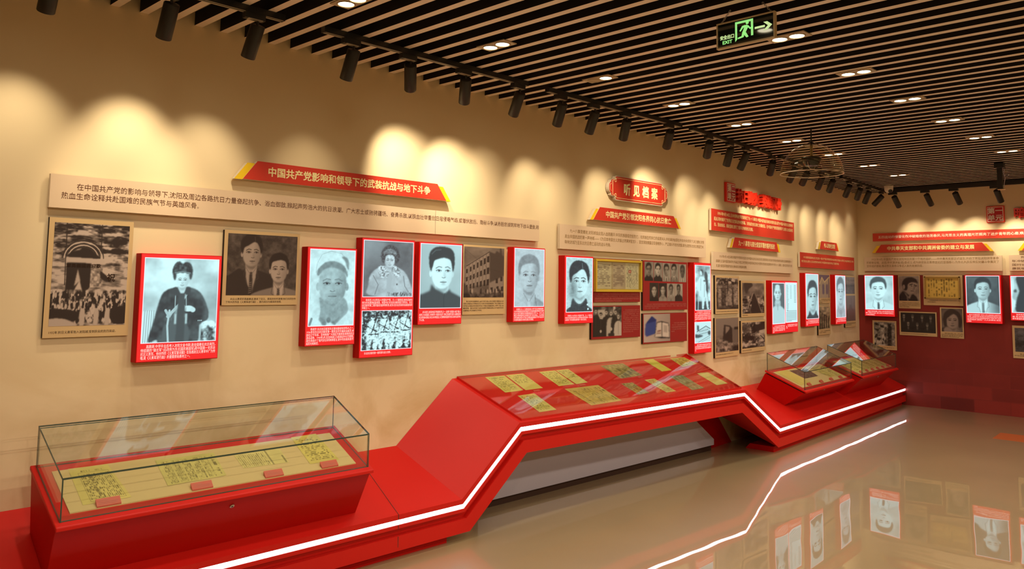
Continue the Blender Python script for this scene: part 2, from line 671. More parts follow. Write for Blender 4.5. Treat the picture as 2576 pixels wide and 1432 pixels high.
def deck_patch(M, a0, a1, b0, b1, lift, n=24, m=8, flip=False):
    b_ = len(M.v)
    for j in range(m + 1):
        for i in range(n + 1):
            p = deck(a0 + (a1 - a0) * i / n, b0 + (b1 - b0) * j / m)
            M.v.append((p.x, p.y, p.z + lift))
    for j in range(m):
        for i in range(n):
            q = (b_ + j * (n + 1) + i, b_ + (j + 1) * (n + 1) + i, b_ + (j + 1) * (n + 1) + i + 1, b_ + j * (n + 1) + i + 1)
            M.f.append(q[::-1] if flip else q)
            M.mi.append(0)


deck_patch(M, 0, 1, 0, 1, 0.0)
for i in (0, nst - 1):
    M.f.append(tuple(k * nst + i for k in range(len(rings))))
    M.mi.append(0)
M.build('body', M_red, plinth)
M = Mesh()
ra, rb, rc, rd = ring(0.0305, 0.004), ring(0.0575, 0.004), ring(0.0575, 0.0099), ring(0.0305, 0.0099)
for q in (ra, rb, rc, rd):
    M.v += q
for k in range(4):
    k2 = (k + 1) % 4
    for i in range(nst - 1):
        M.f.append((k * nst + i, k2 * nst + i, k2 * nst + i + 1, k * nst + i + 1))
        M.mi.append(0)
M.build('light_strip', M_led, plinth)
for xa, xb in ((-0.98, 3.44), (7.60, 12.07)):
    M = Mesh()
    ya, yb = front_y(xa) + 0.05, front_y(xb) + 0.05
    M.hexa([(xa, ya, 0.0), (xb, yb, 0.0), (xb, yb + 0.3, 0.0), (xa, ya + 0.3, 0.0), (xa, ya, 0.0518), (xb, yb, 0.0518), (xb, yb + 0.25, 0.0518), (xa, ya + 0.25, 0.0518)])
    M.build('toe_kick', M_redside, plinth)
M = Mesh()
M.prism([(4.05, 0.058), (7.22, 0.058), (7.22, 0.112), (6.78, 0.40), (4.05, 0.40)], -0.045, -0.004)
M.build('support_panel', M_greyp, plinth)
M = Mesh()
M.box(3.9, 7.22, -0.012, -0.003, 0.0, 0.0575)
M.build('panel_shade_strip', M_darkbrown, plinth)  # dark strip painted in for the shade below the grey panel
M = Mesh()
cA, sA = math.cos(A2), math.sin(A2)
P_ = lambda u, y, z: tuple(place('C', u, y, z))
M.hexa([P_(0.62, -0.012, 0.0), P_(1.15, -0.012, 0.0), P_(1.15, -0.003, 0.0), P_(0.62, -0.003, 0.0), P_(-0.02, -0.012, 0.62), P_(0.50, -0.012, 0.62), P_(0.50, -0.003, 0.62), P_(-0.02, -0.003, 0.62)])
M.build('back_panel', M_redside, plinth)
# fine joint between two lengths of the plinth, on its top and its front
M = Mesh()
jx, jxb = 3.02, 3.02
yb_, zb_ = -0.004, 0.5385
M.hexa([(jx, front_y(jx) - 0.0006, 0.2575), (jx + 0.003, front_y(jx) - 0.0006, 0.2575), (jxb + 0.003, yb_, zb_), (jxb, yb_, zb_),
        (jx, front_y(jx) - 0.0006, 0.2582), (jx + 0.003, front_y(jx) - 0.0006, 0.2582), (jxb + 0.003, yb_, zb_ + 0.0008), (jxb, yb_, zb_ + 0.0008)])
for za, zb in ((0.228, 0.257), (0.177, 0.198), (0.053, 0.134)):
    M.box(jx, jx + 0.004, front_y(jx) - 0.0008, front_y(jx) + 0.002, za, zb)
M.build('joint_line', M_lock, plinth)

# sloping table top: a sheet of glass stands on a red bead above the red deck, papers lie between
M = Mesh()
G0, G1 = 0.0155, 0.0215
A0, A1_, B0, B1_ = 0.012, 0.985, 0.012, 0.975
deck_patch(M, A0, A1_, B0, B1_, G0, flip=True)
deck_patch(M, A0, A1_, B0, B1_, G1)
n_ = 25 * 9
edge = [i for i in range(25)] + [25 * j + 24 for j in range(1, 9)] + [25 * 8 + i for i in range(23, -1, -1)] + [25 * j for j in range(7, 0, -1)]
for a, b in zip(edge, edge[1:] + edge[:1]):
    M.f.append((a, b, b + n_, a + n_))
    M.mi.append(0)
M.build('glass_top', M_glass, plinth)
M = Mesh()
cs = [deck(A0, B1_), deck(A1_, B1_), deck(A1_, B0), deck(A0, B0)]
up = Vector((0, 0, 1))
for i in range(4):
    a, b = cs[i], cs[(i + 1) % 4]
    w = (b - a).normalized().cross(up).normalized() * 0.006
    M.hexa([tuple(q) for q in (a + up * 0.0005, b + up * 0.0005, b - w + up * 0.002, a - w + up * 0.002, a + up * 0.0150, b + up * 0.0150, b - w + up * 0.0165, a - w + up * 0.0165)])
M.build('glass_bead', M_red, plinth)
LT = (tb - ta).length


def on_table(s, t, lift=0.0):
    """point on the deck s metres along from its upper left corner and t metres down the slope"""
    b = t / 0.52
    for _ in range(6):
        w = ((td * (1 - s / LT) + tc_ * (s / LT)) - (ta * (1 - s / LT) + tb * (s / LT)))
        b = t / (w - (tb - ta).normalized() * w.dot((tb - ta).normalized())).length
    sl = s
    base_x = 0.224 * (1 - s / LT) + 0.175 * (s / LT)
    a = (s - base_x * b) / LT
    p = deck(a, b)
    return Vector((p.x, p.y, p.z + lift))


tn = up

# ------------------------------------------------------------------ glass topped display cases on the plinth
def deck_z(fr, u, y):
    """height of the plinth's sloping top under a point of a wall frame"""
    if fr == 'A':
        return 0.5345 + (0.5345 - 0.257) / 0.459 * y
    return 0.541 + (0.541 - 0.257) / 0.612 * y


def display_case(label, fr, u0, yf, zf, th, L, D, H, lock_x, lock=True):
    t = thing('display_case', label, 'display case', fr, u0, 0, 0, group='glass display cases on the plinth')
    tt = math.tan(math.radians(th))
    yb = yf + D * math.cos(math.radians(th))
    Z = lambda y: zf + tt * (y - yf)
    # tapering red base
    M = Mesh()
    yft, ybt = yf + 0.006, yb + 0.016
    yfb, ybb = yf + 0.23, yb + 0.13
    d = 0.034
    M.hexa([(0.03, yfb, deck_z(fr, u0, yfb) + 0.0012), (L + 0.085, yfb, deck_z(fr, u0, yfb) + 0.0012), (L + 0.085, ybb, deck_z(fr, u0, ybb) + 0.0012), (0.03, ybb, deck_z(fr, u0, ybb) + 0.0012),
            (-0.012, yft, Z(yft) - d), (L + 0.016, yft, Z(yft) - d), (L + 0.016, ybt, Z(ybt) - d), (-0.012, ybt, Z(ybt) - d)])
    M.build('base', M_redside, t)
    # shadow joint, then the overhanging rim
    M = Mesh()
    M.hexa([(0.0, yf + 0.02, Z(yf + 0.02) - d), (L, yf + 0.02, Z(yf + 0.02) - d), (L, yb, Z(yb) - d), (0.0, yb, Z(yb) - d),
            (0.0, yf + 0.02, Z(yf + 0.02) - 0.018), (L, yf + 0.02, Z(yf + 0.02) - 0.018), (L, yb, Z(yb) - 0.018), (0.0, yb, Z(yb) - 0.018)])
    M.build('shadow_joint', M_lock, t)
    M = Mesh()
    a, b = yf - 0.024, yb + 0.016
    M.hexa([(-0.02, a, Z(a) - 0.020), (L + 0.02, a, Z(a) - 0.020), (L + 0.02, b, Z(b) - 0.020), (-0.02, b, Z(b) - 0.020),
            (-0.02, a, Z(a) - 0.001), (L + 0.02, a, Z(a) - 0.001), (L + 0.02, b, Z(b) - 0.001), (-0.02, b, Z(b) - 0.001)])
    M.build('rim', M_red, t, bevel=0.004)
    M = Mesh()
    a, b = yf + 0.040, yb - 0.048
    M.hexa([(0.05, a, Z(a) - 0.0008), (L - 0.055, a, Z(a) - 0.0008), (L - 0.055, b, Z(b) - 0.0008), (0.05, b, Z(b) - 0.0008),
            (0.05, a, Z(a) + 0.004), (L - 0.055, a, Z(a) + 0.004), (L - 0.055, b, Z(b) + 0.004), (0.05, b, Z(b) + 0.004)])
    o = M.build('display_board', M_cream_cloth, t)
    o['label'] = 'cream board inside the case'
    # five panes
    g = 0.006

    def pane(c, off):
        M = Mesh()
        c = [Vector(p) for p in c]
        off = Vector(off)
        M.v = [tuple(p) for p in c] + [tuple(p + off) for p in c]
        M.f = [(3, 2, 1, 0), (4, 5, 6, 7), (0, 1, 5, 4), (1, 2, 6, 5), (2, 3, 7, 6), (3, 0, 4, 7)]
        M.mi = [0, 0, 1, 1, 1, 1]
        M.build('glass_pane', [M_glass, M_glass_edge], t)
    e = 0.0004
    pane([(0, yf, Z(yf) + H - g), (L, yf, Z(yf) + H - g), (L, yb, Z(yb) + H - g), (0, yb, Z(yb) + H - g)], (0, 0, g))
    pane([(0, yf, Z(yf)), (0, yb, Z(yb)), (0, yb, Z(yb) + H - g - e), (0, yf, Z(yf) + H - g - e)], (g, 0, 0))
    pane([(L - g, yf, Z(yf)), (L - g, yb, Z(yb)), (L - g, yb, Z(yb) + H - g - e), (L - g, yf, Z(yf) + H - g - e)], (g, 0, 0))
    y1 = yf + 0.0015
    pane([(g + e, y1, Z(y1)), (L - g - e, y1, Z(y1)), (L - g - e, y1, Z(y1) + H - g - 0.003), (g + e, y1, Z(y1) + H - g - 0.003)], (0, g, tt * g))
    y1 = yb - g - 0.001
    pane([(g + e, y1, Z(y1)), (L - g - e, y1, Z(y1)), (L - g - e, y1, Z(y1) + H - g - 0.003), (g + e, y1, Z(y1) + H - g - 0.003)], (0, g, tt * g))
    if lock:
        k = 0.17
        py = yft + (yfb - yft) * k
        pz = (Z(yft) - d) + (deck_z(fr, u0, yfb) - Z(yft) + d) * k
        fn = Vector((0, -(Z(yft) - d - deck_z(fr, u0, yfb)), -(yfb - yft))).normalized()
        c = Vector((lock_x, py, pz))
        M = Mesh()
        M.tube([c - fn * 0.004, c + fn * 0.004, c + fn * 0.006], [0.0115, 0.0115, 0.009], 20)
        lk = M.build('lock', M_steel, t, smooth=True)
        M = Mesh()
        M.tube([c + fn * 0.004, c + fn * 0.0068], 0.0045, 14)
        M.build('keyhole', M_lock, lk)
    return Z


case_z = {}
case_z['big'] = display_case('large glass topped red case nearest the viewer, at the left end of the plinth', 'A', 1.157, -0.617, 0.603, 25.3, 1.527, 0.388, 0.1775, 0.77)
case_z['mid'] = display_case('glass topped red case right of the sloping table, the nearer of the two there', 'C', 1.607, -0.618, 0.542, 22.8, 1.515, 0.439, 0.1895, 0.70)
case_z['far'] = display_case('glass topped red case at the far end of the plinth, against the dark red wall', 'C', 3.223, -0.7055, 0.573, 21.9, 1.437, 0.434, 0.182, 0.78)
CASES = {'big': 'A', 'mid': 'C', 'far': 'C'}


def caption_block(case, u, y, label, w=0.10, dpt=0.024):
    """small sloped caption block standing on the board of a case"""
    Z = case_z[case]
    fr = CASES[case]
    t = thing('caption_block', label, 'caption block', fr, u, y, Z(y) + 0.0045, group='small red caption blocks inside the cases')
    tt = Z(1) - Z(0)
    M = Mesh()
    h0, h1 = 0.006, 0.020
    M.hexa([(0, 0, 0), (w, 0, 0), (w, dpt, tt * dpt), (0, dpt, tt * dpt), (0, 0, h0), (w, 0, h0), (w, dpt, tt * dpt + h1), (0, dpt, tt * dpt + h1)])
    M.build('block', M_label, t)
    M = Mesh()
    for r in range(3):
        k0, k1 = 0.2 + r * 0.22, 0.2 + r * 0.22 + 0.07
        za, zb = h0 + (tt * dpt + h1 - h0) * k0 + 0.0004, h0 + (tt * dpt + h1 - h0) * k1 + 0.0004
        M.add([(0.012, dpt * k0, za), (w - (0.012 if r < 2 else 0.05), dpt * k0, za), (w - (0.012 if r < 2 else 0.05), dpt * k1, zb), (0.012, dpt * k1, zb)], [(0, 1, 2, 3)])
    M.build('caption_lines', M_pink_ink, t)
    return t


for (u, y), l in zip(((1.313, -0.577), (1.728, -0.576), (2.097, -0.577), (2.418, -0.578)),
                     ('below the boxed newspaper page at the left', 'below the wide newspaper clipping', 'below the two-leaf ruled note', 'below the handwritten letter at the right')):
    caption_block('big', u, y, 'pale red caption block in the large case, ' + l)
for u, l in ((1.84, 'at its left'), (2.21, 'second from its left'), (2.53, 'third from its left'), (2.845, 'at its right')):
    caption_block('mid', u, -0.578, 'small red caption block along the front of the middle case, ' + l, 0.085)
for i, u in enumerate((3.33, 3.56, 3.785, 4.005, 4.225, 4.45)):
    caption_block('far', u, -0.665, 'small red caption block along the front of the far case, %s from its left' % ('first', 'second', 'third', 'fourth', 'fifth', 'sixth')[i], 0.07)

# ------------------------------------------------------------------ track lights
rails = [(0.35, 2.12, 'leftmost black ceiling track, running out of the top of the view'), (2.372, 3.985, 'black ceiling track with four spotlights above the long beige text board'),
         (4.205, 5.905, 'black ceiling track with four spotlights above the ornate red plaque'), (6.075, 7.80, 'black ceiling track with four spotlights left of the clear dome'),
         (8.015, 9.83, 'black ceiling track seen through and behind the clear dome'), (9.965, 11.80, 'black ceiling track running up to the far corner')]


def track_y(x):
    return -0.52 if x < 6.2 else -0.52 + (x - 6.2) * math.tan(A2)


for xa, xb, l in rails:
    t = thing('lighting_track', l, 'lighting track', 'W', xa, track_y(xa), ZC - 0.033, group='black lighting tracks', turn=0.0 if xa < 6 else A2)
    L = (xb - xa) / (1 if xa < 6 else math.cos(A2))
    M = Mesh()
    M.box(0, L, -0.018, 0.018, 0.0, 0.0325)
    M.box(-0.006, 0, -0.019, 0.019, -0.001, 0.0325)
    M.box(L, L + 0.006, -0.019, 0.019, -0.001, 0.0325)
    M.build('rail', M_rail, t)
    M = Mesh()
    for a, b in ((-0.0145, -0.009), (0.004, 0.0145)):
        M.box(0.004, L - 0.004, a, b, -0.0012, -0.0001)
    M.build('conductor_slot', M_slot, t)
tB = thing('lighting_track', 'black ceiling track along the end wall, right of the white camera', 'lighting track', 'W', 11.60, -0.16, ZC - 0.062, group='black lighting tracks', turn=-math.pi / 2)
M = Mesh()
M.box(0, 1.75, -0.018, 0.018, 0.0, 0.0615)
M.build('rail', M_rail, tB)
M = Mesh()
M.box(0.004, 1.746, -0.012, -0.004, -0.0012, -0.0001)
M.build('conductor_slot', M_slot, tB)

LAMP_LEN = 0.165
_lamp_src = {}


def lamp_meshes():
    M = Mesh()
    M.box(-0.075, 0.035, -0.019, 0.019, -0.030, 0.0)
    _lamp_src['adapter'] = (M, [M_rail], 'track_adapter')
    M = Mesh()
    M.box(-0.060, 0.020, -0.021, 0.004, -0.034, -0.0302)
    _lamp_src['tab'] = (M, [M_slot], 'adapter_latch')
    M = Mesh()
    M.tube([(0, 0, -0.030), (0, 0, -0.058)], 0.007, 10)
    _lamp_src['stem'] = (M, [M_black], 'stem')
    M = Mesh()
    r, n = 0.037, 28
    M.lathe([(0.0, 0.012), (r - 0.003, 0.012), (r, 0.008), (r, -LAMP_LEN + 0.003), (r - 0.002, -LAMP_LEN), (r - 0.006, -LAMP_LEN), (r - 0.007, -LAMP_LEN + 0.03), (0.0, -LAMP_LEN + 0.03)], n)
    _lamp_src['head'] = (M, [M_black], 'lamp_housing')
    M = Mesh()
    M.disc((0, 0, -LAMP_LEN + 0.0295), 0.029, 24)
    _lamp_src['lens'] = (M, [M_lens], 'lens')


lamp_meshes()
lamp0 = None


def track_lamp(x, y, aim, power, label, turn=0.0, angle=66, ztrack=ZC - 0.033):
    """x, y of the lamp on its track, aim = world point its beam heads for"""
    global lamp0
    if lamp0 is None:
        t = thing('track_spotlight', label, 'spotlight', 'W', x, y, ztrack - 0.0014, group='black track spotlights', turn=turn)
        for k in ('adapter', 'tab', 'stem', 'head'):
            M, ms, nm = _lamp_src[k]
            M.build(nm, ms, t, smooth=(k in ('stem', 'head')))
        M, ms, nm = _lamp_src['lens']
        hd = [c for c in t.children if c.name.startswith('lamp_housing')][0]
        M.build(nm, ms, hd)
        lamp0 = t
    else:
        t = lamp0.copy()
        COL.objects.link(t)
        t.location = (x, y, ztrack - 0.0014)
        t.rotation_euler = (0, 0, turn)
        t['label'] = label
        for ch in list(lamp0.children):
            if ch.type != 'MESH':
                continue
            c = ch.copy()
            COL.objects.link(c)
            c.parent = t
            for g in ch.children:
                if g.type == 'MESH':
                    d = g.copy()
                    COL.objects.link(d)
                    d.parent = c
    piv = Vector((x, y, ztrack - 0.0014 - 0.066))
    d = (Vector(aim) - piv).normalized()
    loc = Matrix.Rotation(-turn, 3, 'Z') @ d
    for c in t.children:
        if c.name.startswith('lamp_housing'):
            c.location = (0, 0, -0.066)
            c.rotation_euler = loc.to_track_quat('-Z', 'Y').to_euler()
    spot(t, Vector((0, 0, -0.066)) + loc * (LAMP_LEN + 0.004), loc, SPOT_W * power, angle, 1.0, 0.025)
    return t


def on_wall(u, z, fr='A'):
    return place(fr, u, 0, z)


ORD = ['first', 'second', 'third', 'fourth', 'fifth', 'sixth', 'seventh', 'eighth', 'ninth', 'tenth', 'eleventh', 'twelfth', 'thirteenth', 'fourteenth', 'fifteenth', 'sixteenth',
       'seventeenth', 'eighteenth', 'nineteenth', 'twentieth', 'twenty-first', 'twenty-second', 'twenty-third']
LAMPS = [  # x on the track, beam target on the wall (x, z), strength
    (1.03, 1.05, 2.40, 0.6), (1.538, 1.57, 2.34, 1.2), (1.98, 1.96, 2.26, 0.7), (2.569, 2.62, 2.22, 0.30), (2.976, 3.40, 2.50, 1.9), (3.425, 3.83, 2.46, 1.8),
    (3.924, 4.12, 2.50, 0.25), (4.367, 4.62, 2.42, 0.75), (4.742, 4.95, 2.36, 0.45), (5.142, 5.55, 2.42, 0.8), (5.752, 6.22, 2.56, 1.3),
    (6.409, 6.98, 2.52, 0.8), (6.843, 7.15, 2.15, 0.6), (7.197, 7.40, 2.42, 0.5), (7.84, 8.45, 2.52, 1.2), (8.452, 8.75, 2.55, 0.7), (8.809, 9.2, 2.55, 0.5),
    (9.292, 9.75, 2.52, 0.5), (9.661, 10.2, 2.5, 0.8), (10.279, 10.75, 2.5, 0.7), (10.71, 11.3, 2.45, 0.8), (11.082, 11.4, 2.3, 0.3), (11.659, 11.75, 2.7, 0.1)]
for i, (x, wx, wz, p) in enumerate(LAMPS):
    wy = 0.0 if wx < 6.628 else (wx - 6.628) * math.tan(A2)
    track_lamp(x, track_y(x), (wx, wy, wz - 0.26), p, 'black cylinder spotlight on the long wall\'s tracks, %s from the left' % ORD[i], turn=0.0 if x < 6 else A2)
for i, (yy, p) in enumerate(((-0.28, 0.7), (-0.695, 0.9), (-1.045, 1.0), (-1.525, 1.6))):
    track_lamp(11.60, yy, (XB, yy - 0.12, 2.24 if i < 3 else 2.15), p * 0.8, 'black cylinder spotlight facing the end wall, %s along its track from the corner' % ORD[i], turn=-math.pi / 2, ztrack=ZC - 0.062)

# ------------------------------------------------------------------ twin downlights
down0 = None


def downlight(x, y, label, off=False, seen=True):
    global down0
    t = thing('twin_downlight', label, 'downlight', 'W', x, y, ZC - 0.0012, group='twin downlights among the slats')
    M = Mesh()
    M.box(-0.055, 0.055, -0.112, 0.112, -0.006, 0.0)
    M.build('plate', M_plate, t)
    for k, s in enumerate((1, -1)):
        M = Mesh()
        M.lathe([(0.038, -0.0062), (0.046, -0.0062), (0.046, -0.0105), (0.041, -0.0105), (0.038, -0.0062)], 24, c=(0, 0.05 * s, 0))
        M.build('lamp_ring', M_plate, t, smooth=True)
        M = Mesh()
        M.disc((0, 0.05 * s, -0.0068), 0.0395, 24)
        M.build('lens', M_lens_off if (off and k == 0) else M_lens, t)
    spot(t, (0, 0, -0.03), (0, 0, -1), DOWN_W * (0.5 if off else 1.0) * (1.0 if seen else 2.3), 120 if seen else 172, 0.9 if seen else 0.3, 0.04, (1.0, 0.84, 0.62))
    return t


for i in range(-1, 9):
    x = 3.24 + (i - 1) * 1.005
    y = -0.985 + max(0, i - 1) * 0.0275
    if i < 0:
        lb = 'twin downlight of the row nearest the wall, outside the top of the view'
    else:
        lb = 'twin downlight in the row nearest the panel wall, %s from the left' % ORD[i] + (', one lamp dark' if i == 2 else '')
    downlight(x, y, lb, off=(i == 2))
for i in range(-4, 6):
    x = 4.21 + i * 0.988
    y = -2.31 + i * 0.018
    lb = 'square twin downlight in the row right of the exit sign, %s from the viewer' % ORD[i] if i >= 0 else 'twin downlight of the second row, outside the top of the view'
    downlight(x, y, lb)
for i in range(5):  # unseen rows added to fill the upper wall, stronger and wider than the rest
    for r in (0, 1):
        downlight(0.5 + i * 2.3, -4.1 - 2.2 * r, 'added unseen twin downlight for fill light, outside the right of the view', seen=False)

# ------------------------------------------------------------------ exit sign
ex = thing('exit_sign', 'black and green exit sign with a running figure, hung on two chains', 'exit sign', 'W', 3.62, -2.212, 2.803, turn=-math.pi / 2)
W_, H_ = 0.317, 0.134
M = Mesh()
fw = 0.008
for a, b, c, d in ((0, W_, 0, fw), (0, W_, H_ - fw, H_), (0, fw, fw, H_ - fw), (W_ - fw, W_, fw, H_ - fw)):
    M.box(a, b, -0.012, 0.012, c, d)
M.build('frame', M_exit_frame, ex, bevel=0.002)
M = Mesh()
M.box(fw, W_ - fw, -0.008, 0.008, fw, H_ - fw)
M.build('panel', M_exit_black, ex)


def flat(M, pts, y):
    M.add([(a, y, b) for a, b in pts], [tuple(range(len(pts)))])


PX = lambda u: u * W_
PZ = lambda v: v * H_
yv = -0.0088
M = Mesh()
dx0, dx1, dz0, dz1, th_ = 0.33, 0.64, 0.17, 0.90, 0.035
for pts in ([(dx0, dz0 - 0.02), (dx0 + th_, dz0 + 0.06), (dx0 + th_, dz1), (dx0, dz1)], [(dx1 - th_ * 1.1, dz0 + 0.1), (dx1, dz0 + 0.1), (dx1, dz1), (dx1 - th_ * 1.1, dz1)], [(dx0 + th_, dz1 - 0.085), (dx1 - th_ * 1.1, dz1 - 0.085), (dx1 - th_ * 1.1, dz1), (dx0 + th_, dz1)],
            # runner: torso, arms, legs
            [(0.455, 0.46), (0.51, 0.43), (0.565, 0.66), (0.53, 0.72), (0.50, 0.70)],
            [(0.50, 0.72), (0.45, 0.70), (0.405, 0.53), (0.425, 0.50), (0.47, 0.62), (0.52, 0.66)],
            [(0.545, 0.62), (0.585, 0.52), (0.635, 0.56), (0.632, 0.61), (0.59, 0.585), (0.56, 0.68)],
            [(0.455, 0.48), (0.505, 0.44), (0.475, 0.27), (0.38, 0.235), (0.372, 0.29), (0.44, 0.325)],
            [(0.475, 0.44), (0.52, 0.43), (0.56, 0.255), (0.525, 0.235), (0.50, 0.30)]):
    flat(M, [(PX(a), PZ(b)) for a, b in pts], yv)
flat(M, [(PX(0.54) + 0.0085 * math.cos(a * math.pi / 8), PZ(0.79) + 0.0085 * math.sin(a * math.pi / 8)) for a in range(16)], yv)
M.build('running_figure', M_exit_green, ex)
M = Mesh()
flat(M, [(PX(a), PZ(b)) for a, b in ((0.665, 0.475), (0.835, 0.475), (0.835, 0.555), (0.665, 0.555))], yv)
flat(M, [(PX(a), PZ(b)) for a, b in ((0.81, 0.36), (0.875, 0.36), (0.955, 0.515), (0.875, 0.67), (0.81, 0.67), (0.885, 0.515))], yv)
M.build('arrow', M_exit_pale, ex)
lettering(ex, ['安全出口'], 0.020, 0.100, 0.066, 0.03, 0.023, M_exit_pale, yv, indent=0, bold=0.03, name='chinese_letters')
lettering(ex, ['EXIT|'], 0.033, 0.088, 0.0415, 0.03, 0.024, M_exit_green, yv, indent=0, bold=0.03, name='exit_letters')
for xa, xb in ((0.022, 0.075), (W_ - 0.02, W_ - 0.068)):
    M = Mesh()
    p0, p1 = Vector((xa, 0, H_ - 0.001)), Vector((xb, 0, ZC - 2.803 + 0.002))
    n = 7
    ax = (p1 - p0).normalized()
    for i in range(n):
        c = p0.lerp(p1, (i + 0.5) / n)
        hl = (p1 - p0).length / n * 0.62
        sd = Vector((0, 1, 0)) if i % 2 else ax.cross(Vector((0, 1, 0))).normalized()
        M.tube([c + ax * (hl * math.cos(a * math.pi / 5)) + sd * (0.0042 * math.sin(a * math.pi / 5)) for a in range(10)], 0.0014, 6, closed=True)
    M.build('chain', M_chain, ex, smooth=True)

# ------------------------------------------------------------------ clear sound dome
dm = thing('sound_dome', 'clear domed sound shower hanging from the slats in front of the track lights', 'sound dome', 'W', 6.855, -1.245, 2.597)
R_, HD = 0.262, 0.262
prof_ = [(R_ * math.sin(a), HD * math.cos(a)) for a in [math.pi / 2 * k / 18 for k in range(18, 2, -1)]]
M = Mesh()
M.lathe(prof_, 56)
M.build('dome', M_dome, dm, smooth=True)
M = Mesh()
M.tube([(R_ * math.cos(a * math.pi / 36), R_ * math.sin(a * math.pi / 36), 0) for a in range(72)], 0.0038, 8, closed=True)
M.build('rim', M_rim, dm, smooth=True)
M = Mesh()
M.lathe([(0.0, 0.280), (0.014, 0.280), (0.030, 0.272), (0.066, 0.254), (0.062, 0.247), (0.0, 0.247)], 32)
M.build('cap', M_speaker, dm, smooth=True)
M = Mesh()
M.tube([(0, 0, 0.28), (0, 0, ZC - 2.597 + 0.003)], 0.006, 10)
M.build('suspension_cable', M_black, dm, smooth=True)
M = Mesh()
M.tube([(0, 0, 0.250), (0, 0, 0.148)], 0.012, 12)
M.build('rod', M_rod, dm, smooth=True)
M = Mesh()
M.lathe([(0.0, 0.150), (0.060, 0.150), (0.083, 0.140), (0.085, 0.132), (0.073, 0.098), (0.055, 0.070), (0.0, 0.062)], 28)
M.build('speaker', M_speaker, dm, smooth=True)
M = Mesh()
M.tube([(-0.078 * math.cos(a * math.pi / 16), 0, 0.098 - 0.062 * math.sin(a * math.pi / 16)) for a in range(17)], 0.0022, 6)
M.build('speaker_guard', M_rim, dm, smooth=True)

# ------------------------------------------------------------------ ceiling camera and hanging bracket
cc = thing('security_camera', 'white turret security camera under the ceiling near the far corner', 'camera', 'W', 11.30, -0.315, ZC - 0.0012)
M = Mesh()
M.lathe([(0.0, 0.0), (0.056, 0.0), (0.058, -0.012), (0.056, -0.030), (0.054, -0.058), (0.044, -0.080), (0.026, -0.094), (0.0, -0.099)], 36)
M.build('housing', M_white, cc, smooth=True)
ld = Vector((-0.60, -0.60, -0.55)).normalized()
M = Mesh()
bc = Vector((0, 0, -0.050))
M.tube([bc + ld * 0.040, bc + ld * 0.056, bc + ld * 0.060], [0.026, 0.026, 0.018], 20)
M.build('lens', M_camlens, cc, smooth=True)

hb = thing('hanging_bracket', 'dark hanging bracket with dangling cables near the right edge', 'bracket', 'W', 10.0, -1.945, ZC - 0.0012)
M = Mesh()
M.box(-0.045, 0.045, -0.045, 0.045, -0.055, 0.0)
M.build('mounting_box', M_rail, hb, bevel=0.004)
M = Mesh()
M.box(-0.022, 0.022, -0.024, 0.024, -0.285, -0.055)
M.build('pole', M_rail, hb, bevel=0.003)
M = Mesh()
M.box(-0.028, 0.028, -0.045, 0.024, -0.292, -0.285)
M.build('foot_plate', M_rod, hb)
for pts in ([(0, -0.04, -0.04), (-0.02, -0.05, -0.08), (-0.03, -0.045, -0.13), (-0.02, -0.055, -0.17), (0, -0.04, -0.22), (0, -0.035, -0.27)],
            [(-0.01, -0.03, -0.05), (-0.02, -0.035, -0.10), (-0.03, -0.05, -0.14), (-0.02, -0.075, -0.15), (-0.01, -0.09, -0.135)]):
    M = Mesh()
    M.tube(pts, 0.0035, 8)
    M.build('cable', M_greyp, hb, smooth=True)

# orange sticker on the floor
M = Mesh()
M.add([(10.136, -1.742, 0.0008), (10.608, -1.707, 0.0008), (10.615, -2.75, 0.0008), (10.125, -2.75, 0.0008), (10.136, -1.742, 0.0002), (10.608, -1.707, 0.0002), (10.615, -2.75, 0.0002), (10.125, -2.75, 0.0002)],
      [(3, 2, 1, 0), (4, 5, 6, 7), (0, 1, 5, 4), (1, 2, 6, 5), (2, 3, 7, 6), (3, 0, 4, 7)])
tag(M.build('floor_sticker', M_sticker), 'orange sticker on the floor at the right edge', 'floor sticker')

